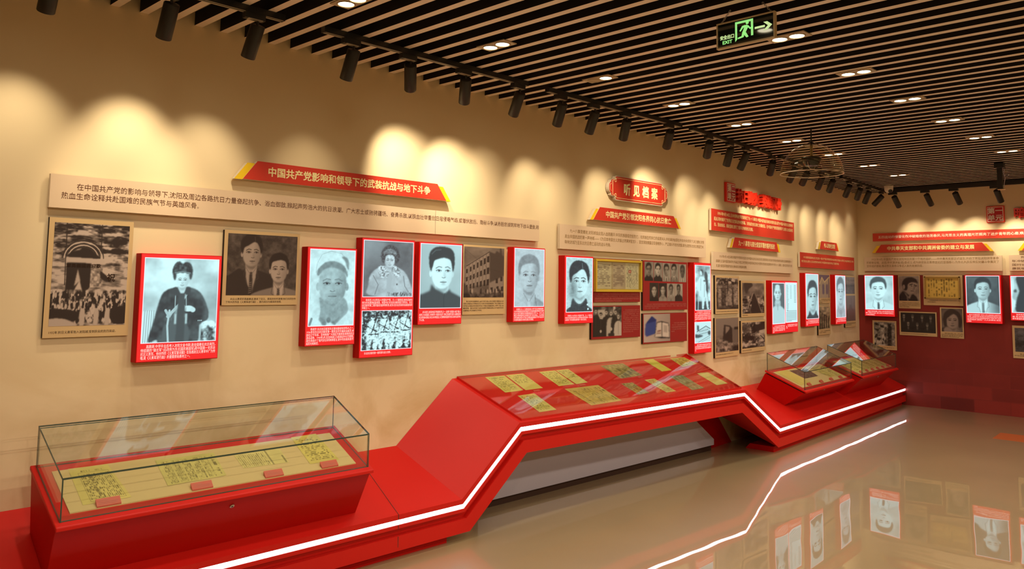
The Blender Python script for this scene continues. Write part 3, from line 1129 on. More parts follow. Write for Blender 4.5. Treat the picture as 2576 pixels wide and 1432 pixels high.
# ------------------------------------------------------------------ printed pictures
class Canvas:
    """Grey picture of a printed sheet; x runs 0..1 to the right, y 0..1 downward."""

    def __init__(s, w, h, bg=0.8, seed=1):
        s.w, s.h = int(w), int(h)
        s.X, s.Y = np.meshgrid((np.arange(s.w) + 0.5) / s.w, (np.arange(s.h) + 0.5) / s.h)
        s.a = np.full((s.h, s.w), float(bg))
        s.r = np.random.RandomState(seed)
        s.asp = s.w / s.h

    def noise(s, cells, amp, octv=3, stretch=1.0):
        out = np.zeros_like(s.a)
        k = 1.0
        for o in range(octv):
            gx = max(2, int(cells * s.asp * stretch * 2 ** o))
            gy = max(2, int(cells * 2 ** o))
            g = s.r.rand(gy + 2, gx + 2) - 0.5
            fx, fy = s.X * gx, s.Y * gy
            ix, iy = fx.astype(int), fy.astype(int)
            tx, ty = fx - ix, fy - iy
            tx, ty = tx * tx * (3 - 2 * tx), ty * ty * (3 - 2 * ty)
            n = (g[iy, ix] * (1 - tx) + g[iy, ix + 1] * tx) * (1 - ty) + (g[iy + 1, ix] * (1 - tx) + g[iy + 1, ix + 1] * tx) * ty
            out += n * k
            k *= 0.55
        return out * amp

    def grain(s, amp):
        s.a += (s.r.rand(s.h, s.w) - 0.5) * amp
        return s

    def mix(s, m, val):
        s.a = s.a * (1 - m) + m * val
        return s

    def blur(s, m, px):
        px = int(round(px))
        for _ in range(2):
            if px < 1:
                return m
            for ax in (0, 1):
                k = 2 * px + 1
                pad = [(0, 0), (0, 0)]
                pad[ax] = (px + 1, px)
                c = np.cumsum(np.pad(m, pad, mode='edge'), axis=ax)
                m = ((c[k:] - c[:-k]) if ax == 0 else (c[:, k:] - c[:, :-k])) / k
        return m

    def ell(s, cx, cy, rx, ry, val, soft=0.08, rot=0.0, amt=1.0):
        dx, dy = (s.X - cx) * s.asp, s.Y - cy
        c, q = math.cos(rot), math.sin(rot)
        u, v = (dx * c + dy * q) / (rx * s.asp), (-dx * q + dy * c) / ry
        d = np.sqrt(u * u + v * v)
        return s.mix(np.clip((1 + soft - d) / (2 * soft), 0, 1) * amt, val)

    def pmask(s, pts, smooth=True, soft=1.0):
        p = np.array(pts, float)
        if smooth and len(p) > 3:
            o = []
            n = len(p)
            for i in range(n):
                a, b, c, d = p[i - 1], p[i], p[(i + 1) % n], p[(i + 2) % n]
                for t in (0, 0.25, 0.5, 0.75):
                    o.append(0.5 * (2 * b + (c - a) * t + (2 * a - 5 * b + 4 * c - d) * t * t + (3 * b - a - 3 * c + d) * t ** 3))
            p = np.array(o)
        m = np.zeros(s.a.shape, bool)
        x1, y1 = p[-1]
        for x2, y2 in p:
            if y1 != y2:
                cond = ((y1 > s.Y) != (y2 > s.Y)) & (s.X < (x2 - x1) * (s.Y - y1) / (y2 - y1) + x1)
                m ^= cond
            x1, y1 = x2, y2
        return s.blur(m.astype(float), soft)

    def poly(s, pts, val, smooth=True, soft=1.0, amt=1.0):
        return s.mix(s.pmask(pts, smooth, soft) * amt, val)

    def line(s, pts, wd, val, amt=1.0):
        m = np.zeros_like(s.a)
        for (x1, y1), (x2, y2) in zip(pts, pts[1:]):
            ax, ay, bx, by = x1 * s.asp, y1, x2 * s.asp, y2
            L = (bx - ax) ** 2 + (by - ay) ** 2 + 1e-9
            t = np.clip(((s.X * s.asp - ax) * (bx - ax) + (s.Y - ay) * (by - ay)) / L, 0, 1)
            d = np.hypot(s.X * s.asp - ax - t * (bx - ax), s.Y - ay - t * (by - ay))
            m = np.maximum(m, np.clip((wd / 2 + 0.6 / s.h - d) * s.h, 0, 1))
        return s.mix(m * amt, val)


def portrait(c, fx, fy, fw, fh, skin=0.86, hair=0.10, cloth=0.14, yaw=0.0, style='short', collar='tunic', shy=None, shw=0.5, side=1, shade=0.3, tie=0.15, shirt=0.92, ears=True, glasses=False, brow=0.15, moust=False):
    """A printed head and shoulders: face centre, half width and half height in picture units."""
    X = lambda a: fx + a * fw
    Y = lambda b: fy + b * fh
    shy = shy if shy is not None else fy + fh * 1.45
    # shoulders and clothes
    c.poly([(fx - shw, 1.25), (fx - shw * 0.99, shy + 0.16), (fx - shw * 0.80, shy + 0.07), (X(-0.55), shy - 0.02), (X(0), shy - 0.02), (X(0.55), shy - 0.02), (fx + shw * 0.80, shy + 0.07), (fx + shw * 0.99, shy + 0.16), (fx + shw, 1.25)], cloth)
    # neck
    nw = 0.52
    c.poly([(X(-nw), Y(0.5)), (X(nw), Y(0.5)), (X(nw * 1.05), Y(1.5)), (X(0), Y(1.75)), (X(-nw * 1.05), Y(1.5))], skin * 0.90)
    c.poly([(X(-nw), Y(0.75)), (X(nw), Y(0.75)), (X(nw * 0.8), Y(1.18)), (X(0), Y(1.28)), (X(-nw * 0.8), Y(1.12))], skin * 0.62, soft=2)
    if collar == 'tunic':
        c.poly([(X(-0.78), Y(1.12)), (X(-0.40), Y(1.38)), (X(0), Y(1.52)), (X(0.40), Y(1.38)), (X(0.78), Y(1.12)), (X(0.95), Y(1.75)), (X(0), Y(2.1)), (X(-0.95), Y(1.75))], cloth * 0.85)
        c.line([(X(0), Y(1.5)), (X(0.03), Y(2.6))], 0.006, cloth * 0.45)
        c.line([(X(-0.72), Y(1.2)), (X(-0.3), Y(1.52)), (X(0), Y(1.62)), (X(0.3), Y(1.52)), (X(0.72), Y(1.2))], 0.006, min(1, cloth + 0.22), 0.6)
    elif collar == 'suit':
        c.poly([(X(-0.60), Y(1.10)), (X(0), Y(1.5)), (X(0.60), Y(1.10)), (X(0.55), Y(1.9)), (X(0.12), Y(3.2)), (X(-0.12), Y(3.2)), (X(-0.55), Y(1.9))], shirt, smooth=False)
        c.poly([(X(-0.13), Y(1.52)), (X(0.13), Y(1.52)), (X(0.17), Y(2.0)), (X(0.22), Y(3.4)), (X(-0.15), Y(3.4)), (X(-0.15), Y(2.0))], tie, smooth=False)
        c.line([(X(-0.58), Y(1.15)), (X(-0.08), Y(1.68))], 0.007, shirt * 0.7)
        c.line([(X(0.58), Y(1.15)), (X(0.08), Y(1.68))], 0.007, shirt * 0.7)
        for q in (-1, 1):
            c.line([(X(0.66 * q), Y(1.25)), (X(0.82 * q), Y(2.0)), (X(0.55 * q), Y(2.15)), (X(0.18 * q), Y(3.3))], 0.008, cloth * 0.6 if cloth > 0.3 else cloth + 0.14)
    # hair behind and ears
    if style != 'none':
        c.ell(fx, Y(-0.42), fw * 1.10, fh * 0.86, hair, 0.06)
    if ears:
        for q in (-1, 1):
            if abs(yaw) < 0.5 or q * yaw < 0:
                c.ell(X(1.03 * q - 0.06 * yaw), Y(0.12), fw * 0.13, fh * 0.22, skin * (0.82 if q == side else 0.95), 0.15)
    # face
    fp = [(-0.90, -0.55), (-0.98, -0.1), (-0.95, 0.30), (-0.78, 0.70), (-0.42, 0.97), (0, 1.06), (0.42, 0.97), (0.78, 0.70), (0.95, 0.30), (0.98, -0.1), (0.90, -0.55), (0.55, -0.98), (0, -1.08), (-0.55, -0.98)]
    fm = c.pmask([(X(a), Y(b)) for a, b in fp])
    c.mix(fm, skin)
    sh = np.clip(((c.X - fx) / fw * side - 0.12 + 0.15 * ((c.Y - fy) / fh)) / 0.8, 0, 1)
    c.a = c.a * (1 - fm * sh * shade)
    c.ell(X(0.5 * side + 0.1 * yaw), Y(0.45), fw * 0.24, fh * 0.3, skin * 0.72, 0.8, amt=shade * 1.2)
    c.ell(X(0), Y(0.98), fw * 0.4, fh * 0.14, skin * 0.72, 0.7, amt=shade * 1.3)
    # features
    ox = 0.24 * yaw
    for q in (-1, 1):
        w = 0.26 * (1 - 0.25 * abs(yaw) * (1 if q * yaw > 0 else 0))
        ex = ox + 0.42 * q
        c.line([(X(ex - w * 1.0), Y(-0.27 if q > 0 else -0.21)), (X(ex), Y(-0.315)), (X(ex + w * 1.0), Y(-0.21 if q > 0 else -0.27))], fh * 0.062, brow + 0.12, 0.85)
        c.ell(X(ex), Y(-0.08), fw * w * 1.05, fh * 0.11, skin * 0.76, 0.6, amt=0.8)
        c.ell(X(ex), Y(-0.055), fw * w * 0.72, fh * 0.050, min(1, skin * 1.03), 0.3)
        c.ell(X(ex + 0.02), Y(-0.06), fw * 0.085, fh * 0.060, 0.06, 0.25)
        c.line([(X(ex - w * 0.9), Y(-0.06)), (X(ex), Y(-0.115)), (X(ex + w * 0.9), Y(-0.055))], fh * 0.036, 0.12)
        c.line([(X(ex - w * 0.7), Y(0.0)), (X(ex), Y(0.02)), (X(ex + w * 0.7), Y(0.0))], fh * 0.02, skin * 0.6, 0.7)
        if glasses:
            g = [(X(ex + 0.33 * math.cos(t * math.pi / 10)), Y(-0.05 + 0.20 * math.sin(t * math.pi / 10))) for t in range(21)]
            c.line(g, fh * 0.03, 0.1)
    if glasses:
        c.line([(X(ox - 0.1), Y(-0.08)), (X(ox + 0.1), Y(-0.08))], fh * 0.03, 0.1)
    nx = ox * 1.35
    c.poly([(X(nx + 0.06 * side), Y(-0.1)), (X(nx + 0.20 * side), Y(0.30)), (X(nx + 0.10 * side), Y(0.40)), (X(nx + 0.02 * side), Y(0.28))], skin * 0.70, soft=1.5, amt=0.8)
    c.line([(X(nx - 0.15), Y(0.345)), (X(nx - 0.05), Y(0.385)), (X(nx + 0.05), Y(0.385)), (X(nx + 0.16), Y(0.345))], fh * 0.042, skin * 0.42, 0.9)
    mx = ox * 1.15
    if moust:
        c.poly([(X(mx - 0.32), Y(0.56)), (X(mx), Y(0.46)), (X(mx + 0.32), Y(0.56)), (X(mx), Y(0.54))], hair + 0.1)
    c.poly([(X(mx - 0.27), Y(0.64)), (X(mx - 0.07), Y(0.585)), (X(mx + 0.07), Y(0.585)), (X(mx + 0.27), Y(0.64)), (X(mx), Y(0.74))], skin * 0.62, soft=1)
    c.line([(X(mx - 0.29), Y(0.645)), (X(mx), Y(0.655)), (X(mx + 0.29), Y(0.64))], fh * 0.032, skin * 0.30)
    c.ell(X(mx), Y(0.80), fw * 0.2, fh * 0.04, skin * 0.72, 0.6, amt=0.7)
    # hair on top
    if style == 'short':
        c.poly([(X(-1.04), Y(0.02)), (X(-1.16), Y(-0.55)), (X(-0.95), Y(-1.12)), (X(-0.40), Y(-1.42)), (X(0.25), Y(-1.45)), (X(0.88), Y(-1.20)), (X(1.16), Y(-0.6)), (X(1.04), Y(0.02)), (X(0.93), Y(-0.35)), (X(0.78), Y(-0.72)), (X(0.2), Y(-0.86)), (X(-0.45), Y(-0.76)), (X(-0.82), Y(-0.62)), (X(-0.93), Y(-0.3))], hair)
    elif style == 'side':
        c.poly([(X(-1.05), Y(0.05)), (X(-1.22), Y(-0.5)), (X(-1.08), Y(-1.08)), (X(-0.5), Y(-1.45)), (X(0.3), Y(-1.46)), (X(0.95), Y(-1.18)), (X(1.20), Y(-0.55)), (X(1.05), Y(0.12)), (X(0.94), Y(-0.28)), (X(0.62), Y(-0.78)), (X(0.2), Y(-0.88)), (X(-0.35), Y(-0.62)), (X(-0.80), Y(-0.42)), (X(-0.92), Y(-0.1))], hair)
        c.line([(X(0.3), Y(-1.3)), (X(0.36), Y(-0.95))], fh * 0.04, hair + 0.25)
    elif style == 'bald':
        c.poly([(X(-1.02), Y(0.02)), (X(-1.1), Y(-0.5)), (X(-0.8), Y(-1.0)), (X(-0.3), Y(-1.2)), (X(0.4), Y(-1.2)), (X(0.85), Y(-1.0)), (X(1.1), Y(-0.5)), (X(1.02), Y(0.02)), (X(0.92), Y(-0.5)), (X(0.5), Y(-0.98)), (X(0), Y(-1.04)), (X(-0.5), Y(-0.98)), (X(-0.92), Y(-0.5))], hair)
    elif style == 'bob':
        c.poly([(X(-1.25), Y(0.75)), (X(-1.48), Y(-0.1)), (X(-1.25), Y(-0.95)), (X(-0.5), Y(-1.5)), (X(0.4), Y(-1.5)), (X(1.2), Y(-0.98)), (X(1.48), Y(0)), (X(1.3), Y(0.85)), (X(0.95), Y(0.8)), (X(0.95), Y(-0.1)), (X(0.72), Y(-0.62)), (X(0.2), Y(-0.9)), (X(-0.5), Y(-0.5)), (X(-0.9), Y(-0.1)), (X(-0.9), Y(0.75))], hair)
    return c


SEPIA = ((0.030, 0.017, 0.014), (0.52, 0.40, 0.345))
COOL = ((0.020, 0.030, 0.040), (0.62, 0.96, 1.0))
GREY = ((0.04, 0.04, 0.05), (0.60, 0.80, 0.86))
MONO = ((0.022, 0.016, 0.013), (0.60, 0.53, 0.46))


def colours(c, tone):
    a = np.clip(c.a, 0, 1)[..., None] ** (1.6 if tone in (COOL, GREY) else 2.0)
    lo, hi = np.array(tone[0]), np.array(tone[1])
    return lo + (hi - lo) * a


_pm = {}


def picture(parent, rgb, x0, x1, z0, z1, y, m, name='photograph', border=None):
    """flat printed sheet; one vertex per printed dot"""
    h, w = rgb.shape[:2]
    if border is not None:
        rgb = rgb.copy()
        rgb[:2], rgb[-2:], rgb[:, :2], rgb[:, -2:] = border, border, border, border
    xs, zs = np.linspace(x0, x1, w), np.linspace(z1, z0, h)
    v = np.empty((h, w, 3))
    v[..., 0] = xs[None, :]
    v[..., 1] = y
    v[..., 2] = zs[:, None]
    return sheet(parent, v, rgb, m, name)


def sheet(parent, v, rgb, m, name):
    h, w = rgb.shape[:2]
    i = np.arange(h * w).reshape(h, w)
    q = np.stack([i[1:, :-1], i[1:, 1:], i[:-1, 1:], i[:-1, :-1]], -1).reshape(-1)
    nf = (h - 1) * (w - 1)
    me = bpy.data.meshes.new(name)
    me.vertices.add(h * w)
    me.vertices.foreach_set('co', v.reshape(-1).astype(np.float32))
    me.loops.add(nf * 4)
    me.loops.foreach_set('vertex_index', q.astype(np.int32))
    me.polygons.add(nf)
    me.polygons.foreach_set('loop_start', np.arange(0, nf * 4, 4, dtype=np.int32))
    me.polygons.foreach_set('loop_total', np.full(nf, 4, dtype=np.int32))
    me.materials.append(m)
    ca = me.color_attributes.new('tone', 'FLOAT_COLOR', 'POINT')
    rgba = np.ones((h * w, 4), np.float32)
    rgba[:, :3] = rgb.reshape(-1, 3)
    ca.data.foreach_set('color', rgba.reshape(-1))
    me.update(calc_edges=True)
    o = bpy.data.objects.new(name, me)
    COL.objects.link(o)
    if parent is not None:
        o.parent = parent
    return o


# ---- the pictures themselves
def pic_gate():
    """crowd before an arched gate hung with a banner"""
    c = Canvas(170, 225, 0.78, 3)
    n = c.noise(30, 1.5, 3, 0.35)
    top = np.clip((0.36 - c.Y) / 0.1, 0, 1)
    c.a = c.a * (1 - top) + top * 0.42
    c.a += n * (0.55 + 0.35 * top)
    right = np.clip((c.X - 0.55) / 0.05, 0, 1) * np.clip((0.5 - c.Y) / 0.05, 0, 1)
    c.a += c.noise(16, 0.5, 3) * right
    c.line([(0.16, 0.0), (0.17, 0.6)], 0.008, 0.15)
    c.line([(0.62, 0.0), (0.62, 0.30)], 0.008, 0.2)
    c.poly([(0.30, 0.065), (0.44, 0.07), (0.445, 0.115), (0.30, 0.11)], 0.92, smooth=False)
    for k in range(5):
        r = 0.24 - k * 0.022
        c.line([(0.39 + r * 1.12 * math.cos(t), 0.34 - r * 0.72 * math.sin(t)) for t in [math.pi * j / 16 for j in range(17)]], 0.010 if k < 4 else 0.018, 0.25 if k % 2 == 0 else 0.9)
    c.poly([(0.17 + 0.02, 0.345), (0.24, 0.285), (0.40, 0.262), (0.53, 0.29), (0.60, 0.345)], 0.10)
    c.poly([(0.17, 0.33), (0.69, 0.345), (0.69, 0.40), (0.17, 0.385)], 0.88, smooth=False)
    c.poly([(0.18, 0.385), (0.50, 0.39), (0.50, 0.62), (0.42, 0.70), (0.18, 0.72)], 0.12, smooth=False)
    c.poly([(0.50, 0.40), (0.66, 0.41), (0.66, 0.62), (0.50, 0.62)], 0.72, smooth=False)
    c.a += c.noise(40, 0.5, 2) * c.pmask([(0.50, 0.40), (0.66, 0.41), (0.66, 0.62), (0.50, 0.62)], False)
    c.poly([(0.33, 0.44), (0.37, 0.56), (0.29, 0.62)], 0.85, smooth=False)
    c.poly([(0.36, 0.55), (0.41, 0.68), (0.28, 0.68)], 0.9, smooth=False)
    c.poly([(0.62, 0.46), (0.70, 0.50), (0.78, 0.57), (0.68, 0.56), (0.63, 0.53)], 0.12, smooth=False)
    crowd = np.clip((c.Y - 0.64) / 0.06, 0, 1) * np.clip((0.99 - c.Y) / 0.06, 0, 1)
    c.a = c.a * (1 - crowd) + crowd * (0.40 + c.noise(20, 2.3, 3, 1.6))
    for k in range(60):
        x, y = c.r.rand(), 0.70 + 0.26 * c.r.rand()
        v = c.r.choice([0.08, 0.85, 0.12])
        c.ell(x, y, 0.016, 0.030, v, 0.3)
        c.ell(x, y - 0.036, 0.010, 0.011, 0.9 - v * 0.5, 0.3)
    c.poly([(0.0, 0.83), (0.35, 0.86), (0.33, 0.95), (0.05, 0.95), (0.0, 0.90)], 0.12)
    c.poly([(0.0, 0.93), (0.20, 0.93), (0.36, 1.0), (0.0, 1.0)], 0.85)
    for x in (0.42, 0.60, 0.75):
        c.poly([(x - 0.03, 0.83), (x + 0.03, 0.83), (x + 0.04, 0.93), (x + 0.02, 1.0), (x - 0.03, 1.0)], 0.85)
        c.ell(x, 0.815, 0.016, 0.015, 0.2, 0.3)
    c.poly([(0.80, 0.84), (1.0, 0.82), (1.0, 0.98), (0.82, 0.97)], 0.1)
    c.a = (c.a - 0.5) * 1.25 + 0.5
    return c


def pic_soldier():
    c = Canvas(165, 182, 0.86, 5)
    c.a += c.noise(4, 0.35, 4)
    c.ell(0.95, 0.62, 0.2, 0.25, 0.45, 0.9, amt=0.6)
    c.poly([(0.0, 0.62), (0.17, 0.62), (0.14, 1.0), (0.0, 1.0)], 0.92, smooth=False)
    for k in range(6):
        c.line([(0.01 + k * 0.028, 0.62), (0.0 + k * 0.028, 1.0)], 0.006, 0.45)
    c.poly([(0.78, 0.80), (1.0, 0.82), (1.0, 1.0), (0.78, 1.0)], 0.45, smooth=False)
    c.a += c.noise(14, 1.2, 3) * c.pmask([(0.78, 0.74), (1.0, 0.76), (1.0, 1.0), (0.78, 1.0)], False)
    coat = [(0.40, 0.35), (0.26, 0.41), (0.20, 0.55), (0.15, 0.75), (0.09, 0.98), (0.20, 0.96), (0.24, 1.02), (0.50, 1.03), (0.74, 1.0), (0.76, 0.80), (0.86, 0.74), (0.88, 0.66), (0.83, 0.52), (0.74, 0.40), (0.60, 0.345)]
    c.poly(coat, 0.15)
    c.a += c.noise(9, 0.22, 3) * c.pmask(coat)
    c.poly([(0.30, 0.78), (0.58, 0.78), (0.60, 1.02), (0.30, 1.02)], 0.22)
    c.line([(0.585, 0.39), (0.50, 0.53), (0.33, 0.69)], 0.035, 0.72)
    c.line([(0.42, 0.42), (0.42, 0.60), (0.36, 0.70)], 0.008, 0.7)
    c.line([(0.56, 0.40), (0.57, 0.60)], 0.008, 0.65)
    c.line([(0.35, 0.62), (0.33, 0.80), (0.35, 1.0)], 0.022, 0.75)
    c.line([(0.30, 0.62), (0.34, 0.68)], 0.03, 0.7)
    for k in range(5):
        c.poly([(0.42 + k * 0.035, 0.66), (0.447 + k * 0.035, 0.66), (0.447 + k * 0.035, 0.78), (0.42 + k * 0.035, 0.78)], 0.62 if k % 2 else 0.75, smooth=False)
    c.ell(0.47, 0.62, 0.05, 0.05, 0.6, 0.5)
    c.ell(0.60, 0.60, 0.072, 0.036, 0.90, 0.15)
    c.ell(0.66, 0.615, 0.035, 0.03, 0.86, 0.2)
    for k in range(4):
        c.line([(0.535 + k * 0.004, 0.585 + k * 0.013), (0.57, 0.590 + k * 0.011)], 0.005, 0.4)
    c.line([(0.50, 0.53), (0.55, 0.585)], 0.03, 0.8)
    for k in range(3):
        c.ell(0.74 + k * 0.022, 0.745, 0.007, 0.006, 0.9, 0.3)
    portrait(c, 0.502, 0.265, 0.082, 0.088, skin=0.93, hair=0.12, cloth=0.15, style='none', collar='none', shw=0.05, shy=0.40, ears=False, shade=0.18)
    c.poly([(0.40, 0.35), (0.44, 0.36), (0.48, 0.42), (0.43, 0.45), (0.36, 0.40)], 0.12)
    c.poly([(0.57, 0.345), (0.62, 0.36), (0.60, 0.44), (0.54, 0.42)], 0.12)
    c.poly([(0.375, 0.205), (0.365, 0.13), (0.40, 0.06), (0.455, 0.04), (0.495, 0.065), (0.54, 0.045), (0.60, 0.06), (0.635, 0.13), (0.63, 0.20), (0.60, 0.185), (0.50, 0.175), (0.42, 0.185)], 0.10)
    c.a += c.noise(34, 0.25, 2) * c.pmask([(0.375, 0.2), (0.365, 0.13), (0.455, 0.04), (0.54, 0.045), (0.635, 0.13), (0.63, 0.2)])
    c.line([(0.40, 0.175), (0.50, 0.160), (0.60, 0.175)], 0.012, 0.4)
    c.poly([(0.375, 0.19), (0.415, 0.19), (0.41, 0.26), (0.385, 0.25)], 0.10)
    c.poly([(0.59, 0.19), (0.63, 0.19), (0.62, 0.245), (0.60, 0.25)], 0.12)
    return c


def pic_two_men():
    c = Canvas(178, 150, 0.30, 8)
    c.a += c.noise(12, 0.22, 4)
    portrait(c, 0.335, 0.31, 0.128, 0.205, skin=0.84, hair=0.06, cloth=0.13, yaw=0.35, style='side', collar='suit', shw=0.36, shy=0.60, shirt=0.80, tie=0.18, side=1, shade=0.22)
    c.poly([(0.0, 0.75), (0.12, 0.60), (0.2, 0.58), (0.27, 0.80), (0.36, 1.0), (0.0, 1.02)], 0.12)
    for k in range(6):
        c.line([(0.31, 0.80 + 0.032 * k), (0.345, 0.785 + 0.032 * k)], 0.010, 0.55)
    portrait(c, 0.735, 0.575, 0.125, 0.195, skin=0.90, hair=0.06, cloth=0.62, yaw=-0.12, style='short', collar='suit', shw=0.42, shy=0.88, shirt=0.92, tie=0.45, side=1, shade=0.2)
    for k in range(4):
        c.line([(0.725, 0.90 + 0.03 * k), (0.75, 0.915 + 0.03 * k)], 0.012, 0.2)
    return c


def pic_cap():
    c = Canvas(108, 155, 0.86, 12)
    c.a += c.noise(5, 0.16, 3)
    c.poly([(0.0, 1.02), (0.02, 0.90), (0.20, 0.84), (0.34, 0.76), (0.72, 0.72), (0.88, 0.80), (1.02, 0.84), (1.02, 1.02)], 0.88)
    portrait(c, 0.505, 0.46, 0.305, 0.235, skin=0.66, hair=0.40, cloth=0.86, style='none', collar='none', shw=0.1, shy=0.78, ears=True, side=1, shade=0.30, brow=0.28, moust=True)
    c.poly([(0.24, 0.62), (0.50, 0.74), (0.76, 0.63), (0.86, 0.80), (0.72, 0.90), (0.58, 0.97), (0.40, 0.93), (0.24, 0.93), (0.26, 0.78)], 0.52)
    c.poly([(0.26, 0.88), (0.40, 0.94), (0.36, 1.0), (0.28, 0.96)], 0.42)
    c.poly([(0.50, 0.95), (0.70, 0.87), (0.58, 0.99)], 0.40)
    c.ell(0.44, 0.92, 0.045, 0.035, 0.32, 0.3)
    c.ell(0.43, 0.68, 0.2, 0.08, 0.50, 0.7, amt=0.5)
    c.line([(0.08, 0.90), (0.03, 1.0)], 0.03, 0.45)
    cap = [(0.14, 0.31), (0.16, 0.19), (0.26, 0.07), (0.45, 0.025), (0.68, 0.05), (0.80, 0.13), (0.84, 0.24), (0.82, 0.30), (0.72, 0.21), (0.50, 0.155), (0.32, 0.18), (0.18, 0.27)]
    c.poly(cap, 0.90)
    c.line(cap + [cap[0]], 0.006, 0.55, 0.6)
    c.poly([(0.16, 0.33), (0.19, 0.26), (0.34, 0.175), (0.52, 0.155), (0.72, 0.20), (0.82, 0.295), (0.82, 0.36), (0.72, 0.285), (0.52, 0.24), (0.34, 0.255), (0.20, 0.345)], 0.42)
    c.poly([(0.69, 0.10), (0.76, 0.09), (0.84, 0.14), (0.85, 0.26), (0.80, 0.22), (0.76, 0.15)], 0.42)
    c.a += c.noise(22, 0.12, 2)
    return c


def pic_fur():
    c = Canvas(122, 140, 0.33, 14)
    c.a += c.noise(7, 0.16, 4)
    c.ell(0.50, 0.62, 0.50, 0.55, 0.24, 0.7, amt=0.6)
    c.ell(0.12, 0.10, 0.25, 0.25, 0.62, 0.9, amt=0.7)
    coat = [(0.44, 0.44), (0.26, 0.50), (0.14, 0.62), (0.11, 0.80), (0.08, 0.93), (0.28, 0.985), (0.50, 1.0), (0.76, 1.0), (0.97, 0.98), (0.98, 0.86), (0.90, 0.66), (0.80, 0.53), (0.62, 0.45)]
    c.poly(coat, 0.72)
    c.a += c.noise(9, 0.22, 3) * c.pmask(coat)
    c.line([(0.20, 0.62), (0.30, 0.78), (0.24, 0.95)], 0.012, 0.42)
    c.line([(0.80, 0.62), (0.83, 0.80), (0.92, 0.92)], 0.012, 0.42)
    c.line([(0.53, 0.52), (0.53, 0.98)], 0.006, 0.5)
    c.ell(0.67, 0.77, 0.016, 0.016, 0.25, 0.3)
    portrait(c, 0.515, 0.355, 0.100, 0.112, skin=0.90, hair=0.15, cloth=0.7, style='none', collar='none', shw=0.05, shy=0.5, ears=False, side=-1, shade=0.2)
    for pts in ([(0.30, 0.46), (0.40, 0.46), (0.50, 0.56), (0.44, 0.66), (0.32, 0.62)], [(0.58, 0.44), (0.66, 0.46), (0.74, 0.58), (0.68, 0.65), (0.56, 0.55)]):
        c.poly(pts, 0.70)
        c.a += c.noise(40, 0.9, 2) * c.pmask(pts)
    c.poly([(0.36, 0.36), (0.345, 0.22), (0.42, 0.11), (0.54, 0.07), (0.66, 0.13), (0.71, 0.24), (0.69, 0.36), (0.63, 0.40), (0.62, 0.30), (0.58, 0.255), (0.50, 0.25), (0.43, 0.27), (0.42, 0.33), (0.40, 0.40)], 0.15)
    c.poly([(0.40, 0.24), (0.42, 0.17), (0.53, 0.14), (0.63, 0.18), (0.65, 0.25), (0.53, 0.22)], 0.42)
    c.a += c.noise(46, 0.25, 2) * c.pmask([(0.36, 0.36), (0.345, 0.22), (0.54, 0.07), (0.71, 0.24), (0.69, 0.36)])
    for k in range(130):
        x = 0.50 + 0.46 * c.r.rand()
        y = 0.93 + 0.06 * c.r.rand()
        c.line([(x, y), (x + 0.03 * (c.r.rand() - 0.5), y - 0.03)], 0.005, 0.15 if k % 3 else 0.75)
    return c


def pic_fighters():
    c = Canvas(122, 98, 0.30, 17)
    c.a += c.noise(9, 0.8, 3, 2.2)
    c.a -= np.clip((c.Y - 0.75) / 0.25, 0, 1) * 0.35
    for x, y, s in ((0.22, 0.20, 1.0), (0.45, 0.15, 0.9), (0.66, 0.16, 0.95), (0.85, 0.12, 0.95)):
        c.ell(x, y, 0.04 * s, 0.065 * s, 0.75, 0.2)
        c.ell(x, y - 0.045, 0.05 * s, 0.035 * s, 0.12, 0.2)
        c.poly([(x - 0.10 * s, y + 0.12), (x, y + 0.06), (x + 0.10 * s, y + 0.12), (x + 0.12 * s, y + 0.45), (x + 0.08, y + 0.80), (x + 0.02, y + 0.80), (x, y + 0.5), (x - 0.05, y + 0.80), (x - 0.11, y + 0.80), (x - 0.12 * s, y + 0.42)], 0.85)
        c.line([(x - 0.10, y + 0.20), (x + 0.08, y + 0.34)], 0.03, 0.35)
        c.line([(x - 0.07, y + 0.40), (x + 0.10, y + 0.40)], 0.025, 0.30)
        c.line([(x + 0.09, y - 0.08), (x - 0.02, y + 0.36)], 0.016, 0.1)
    c.a += c.noise(30, 0.7, 2)
    c.a = (c.a - 0.45) * 1.3 + 0.45
    return c


def pic_collar():
    c = Canvas(100, 150, 0.74, 21)
    c.a += c.noise(4, 0.10, 2) - 0.10 * (c.Y - 0.3)
    c.ell(0.0, 0.2, 0.3, 0.5, 0.60, 0.9, amt=0.5)
    portrait(c, 0.520, 0.43, 0.255, 0.25, skin=0.99, hair=0.08, cloth=0.13, yaw=0.45, style='short', collar='none', shw=0.56, shy=0.775, side=1, shade=0.10, brow=0.30)
    c.poly([(-0.1, 1.1), (-0.05, 0.80), (0.10, 0.765), (0.24, 0.725), (0.27, 0.625), (0.36, 0.69), (0.52, 0.745), (0.60, 0.765), (0.68, 0.715), (0.71, 0.70), (0.74, 0.74), (0.92, 0.80), (1.05, 0.85), (1.05, 1.1)], 0.135, smooth=False, soft=1.5)
    c.line([(0.60, 0.765), (0.57, 0.82), (0.58, 1.0)], 0.006, 0.06)
    c.poly([(0.225, 0.36), (0.205, 0.20), (0.25, 0.11), (0.36, 0.055), (0.52, 0.04), (0.70, 0.06), (0.80, 0.13), (0.815, 0.25), (0.79, 0.34), (0.74, 0.25), (0.66, 0.175), (0.54, 0.165), (0.42, 0.22), (0.33, 0.26), (0.29, 0.36)], 0.07)
    c.line([(0.27, 0.16), (0.36, 0.10), (0.48, 0.09)], 0.018, 0.26, 0.6)
    return c


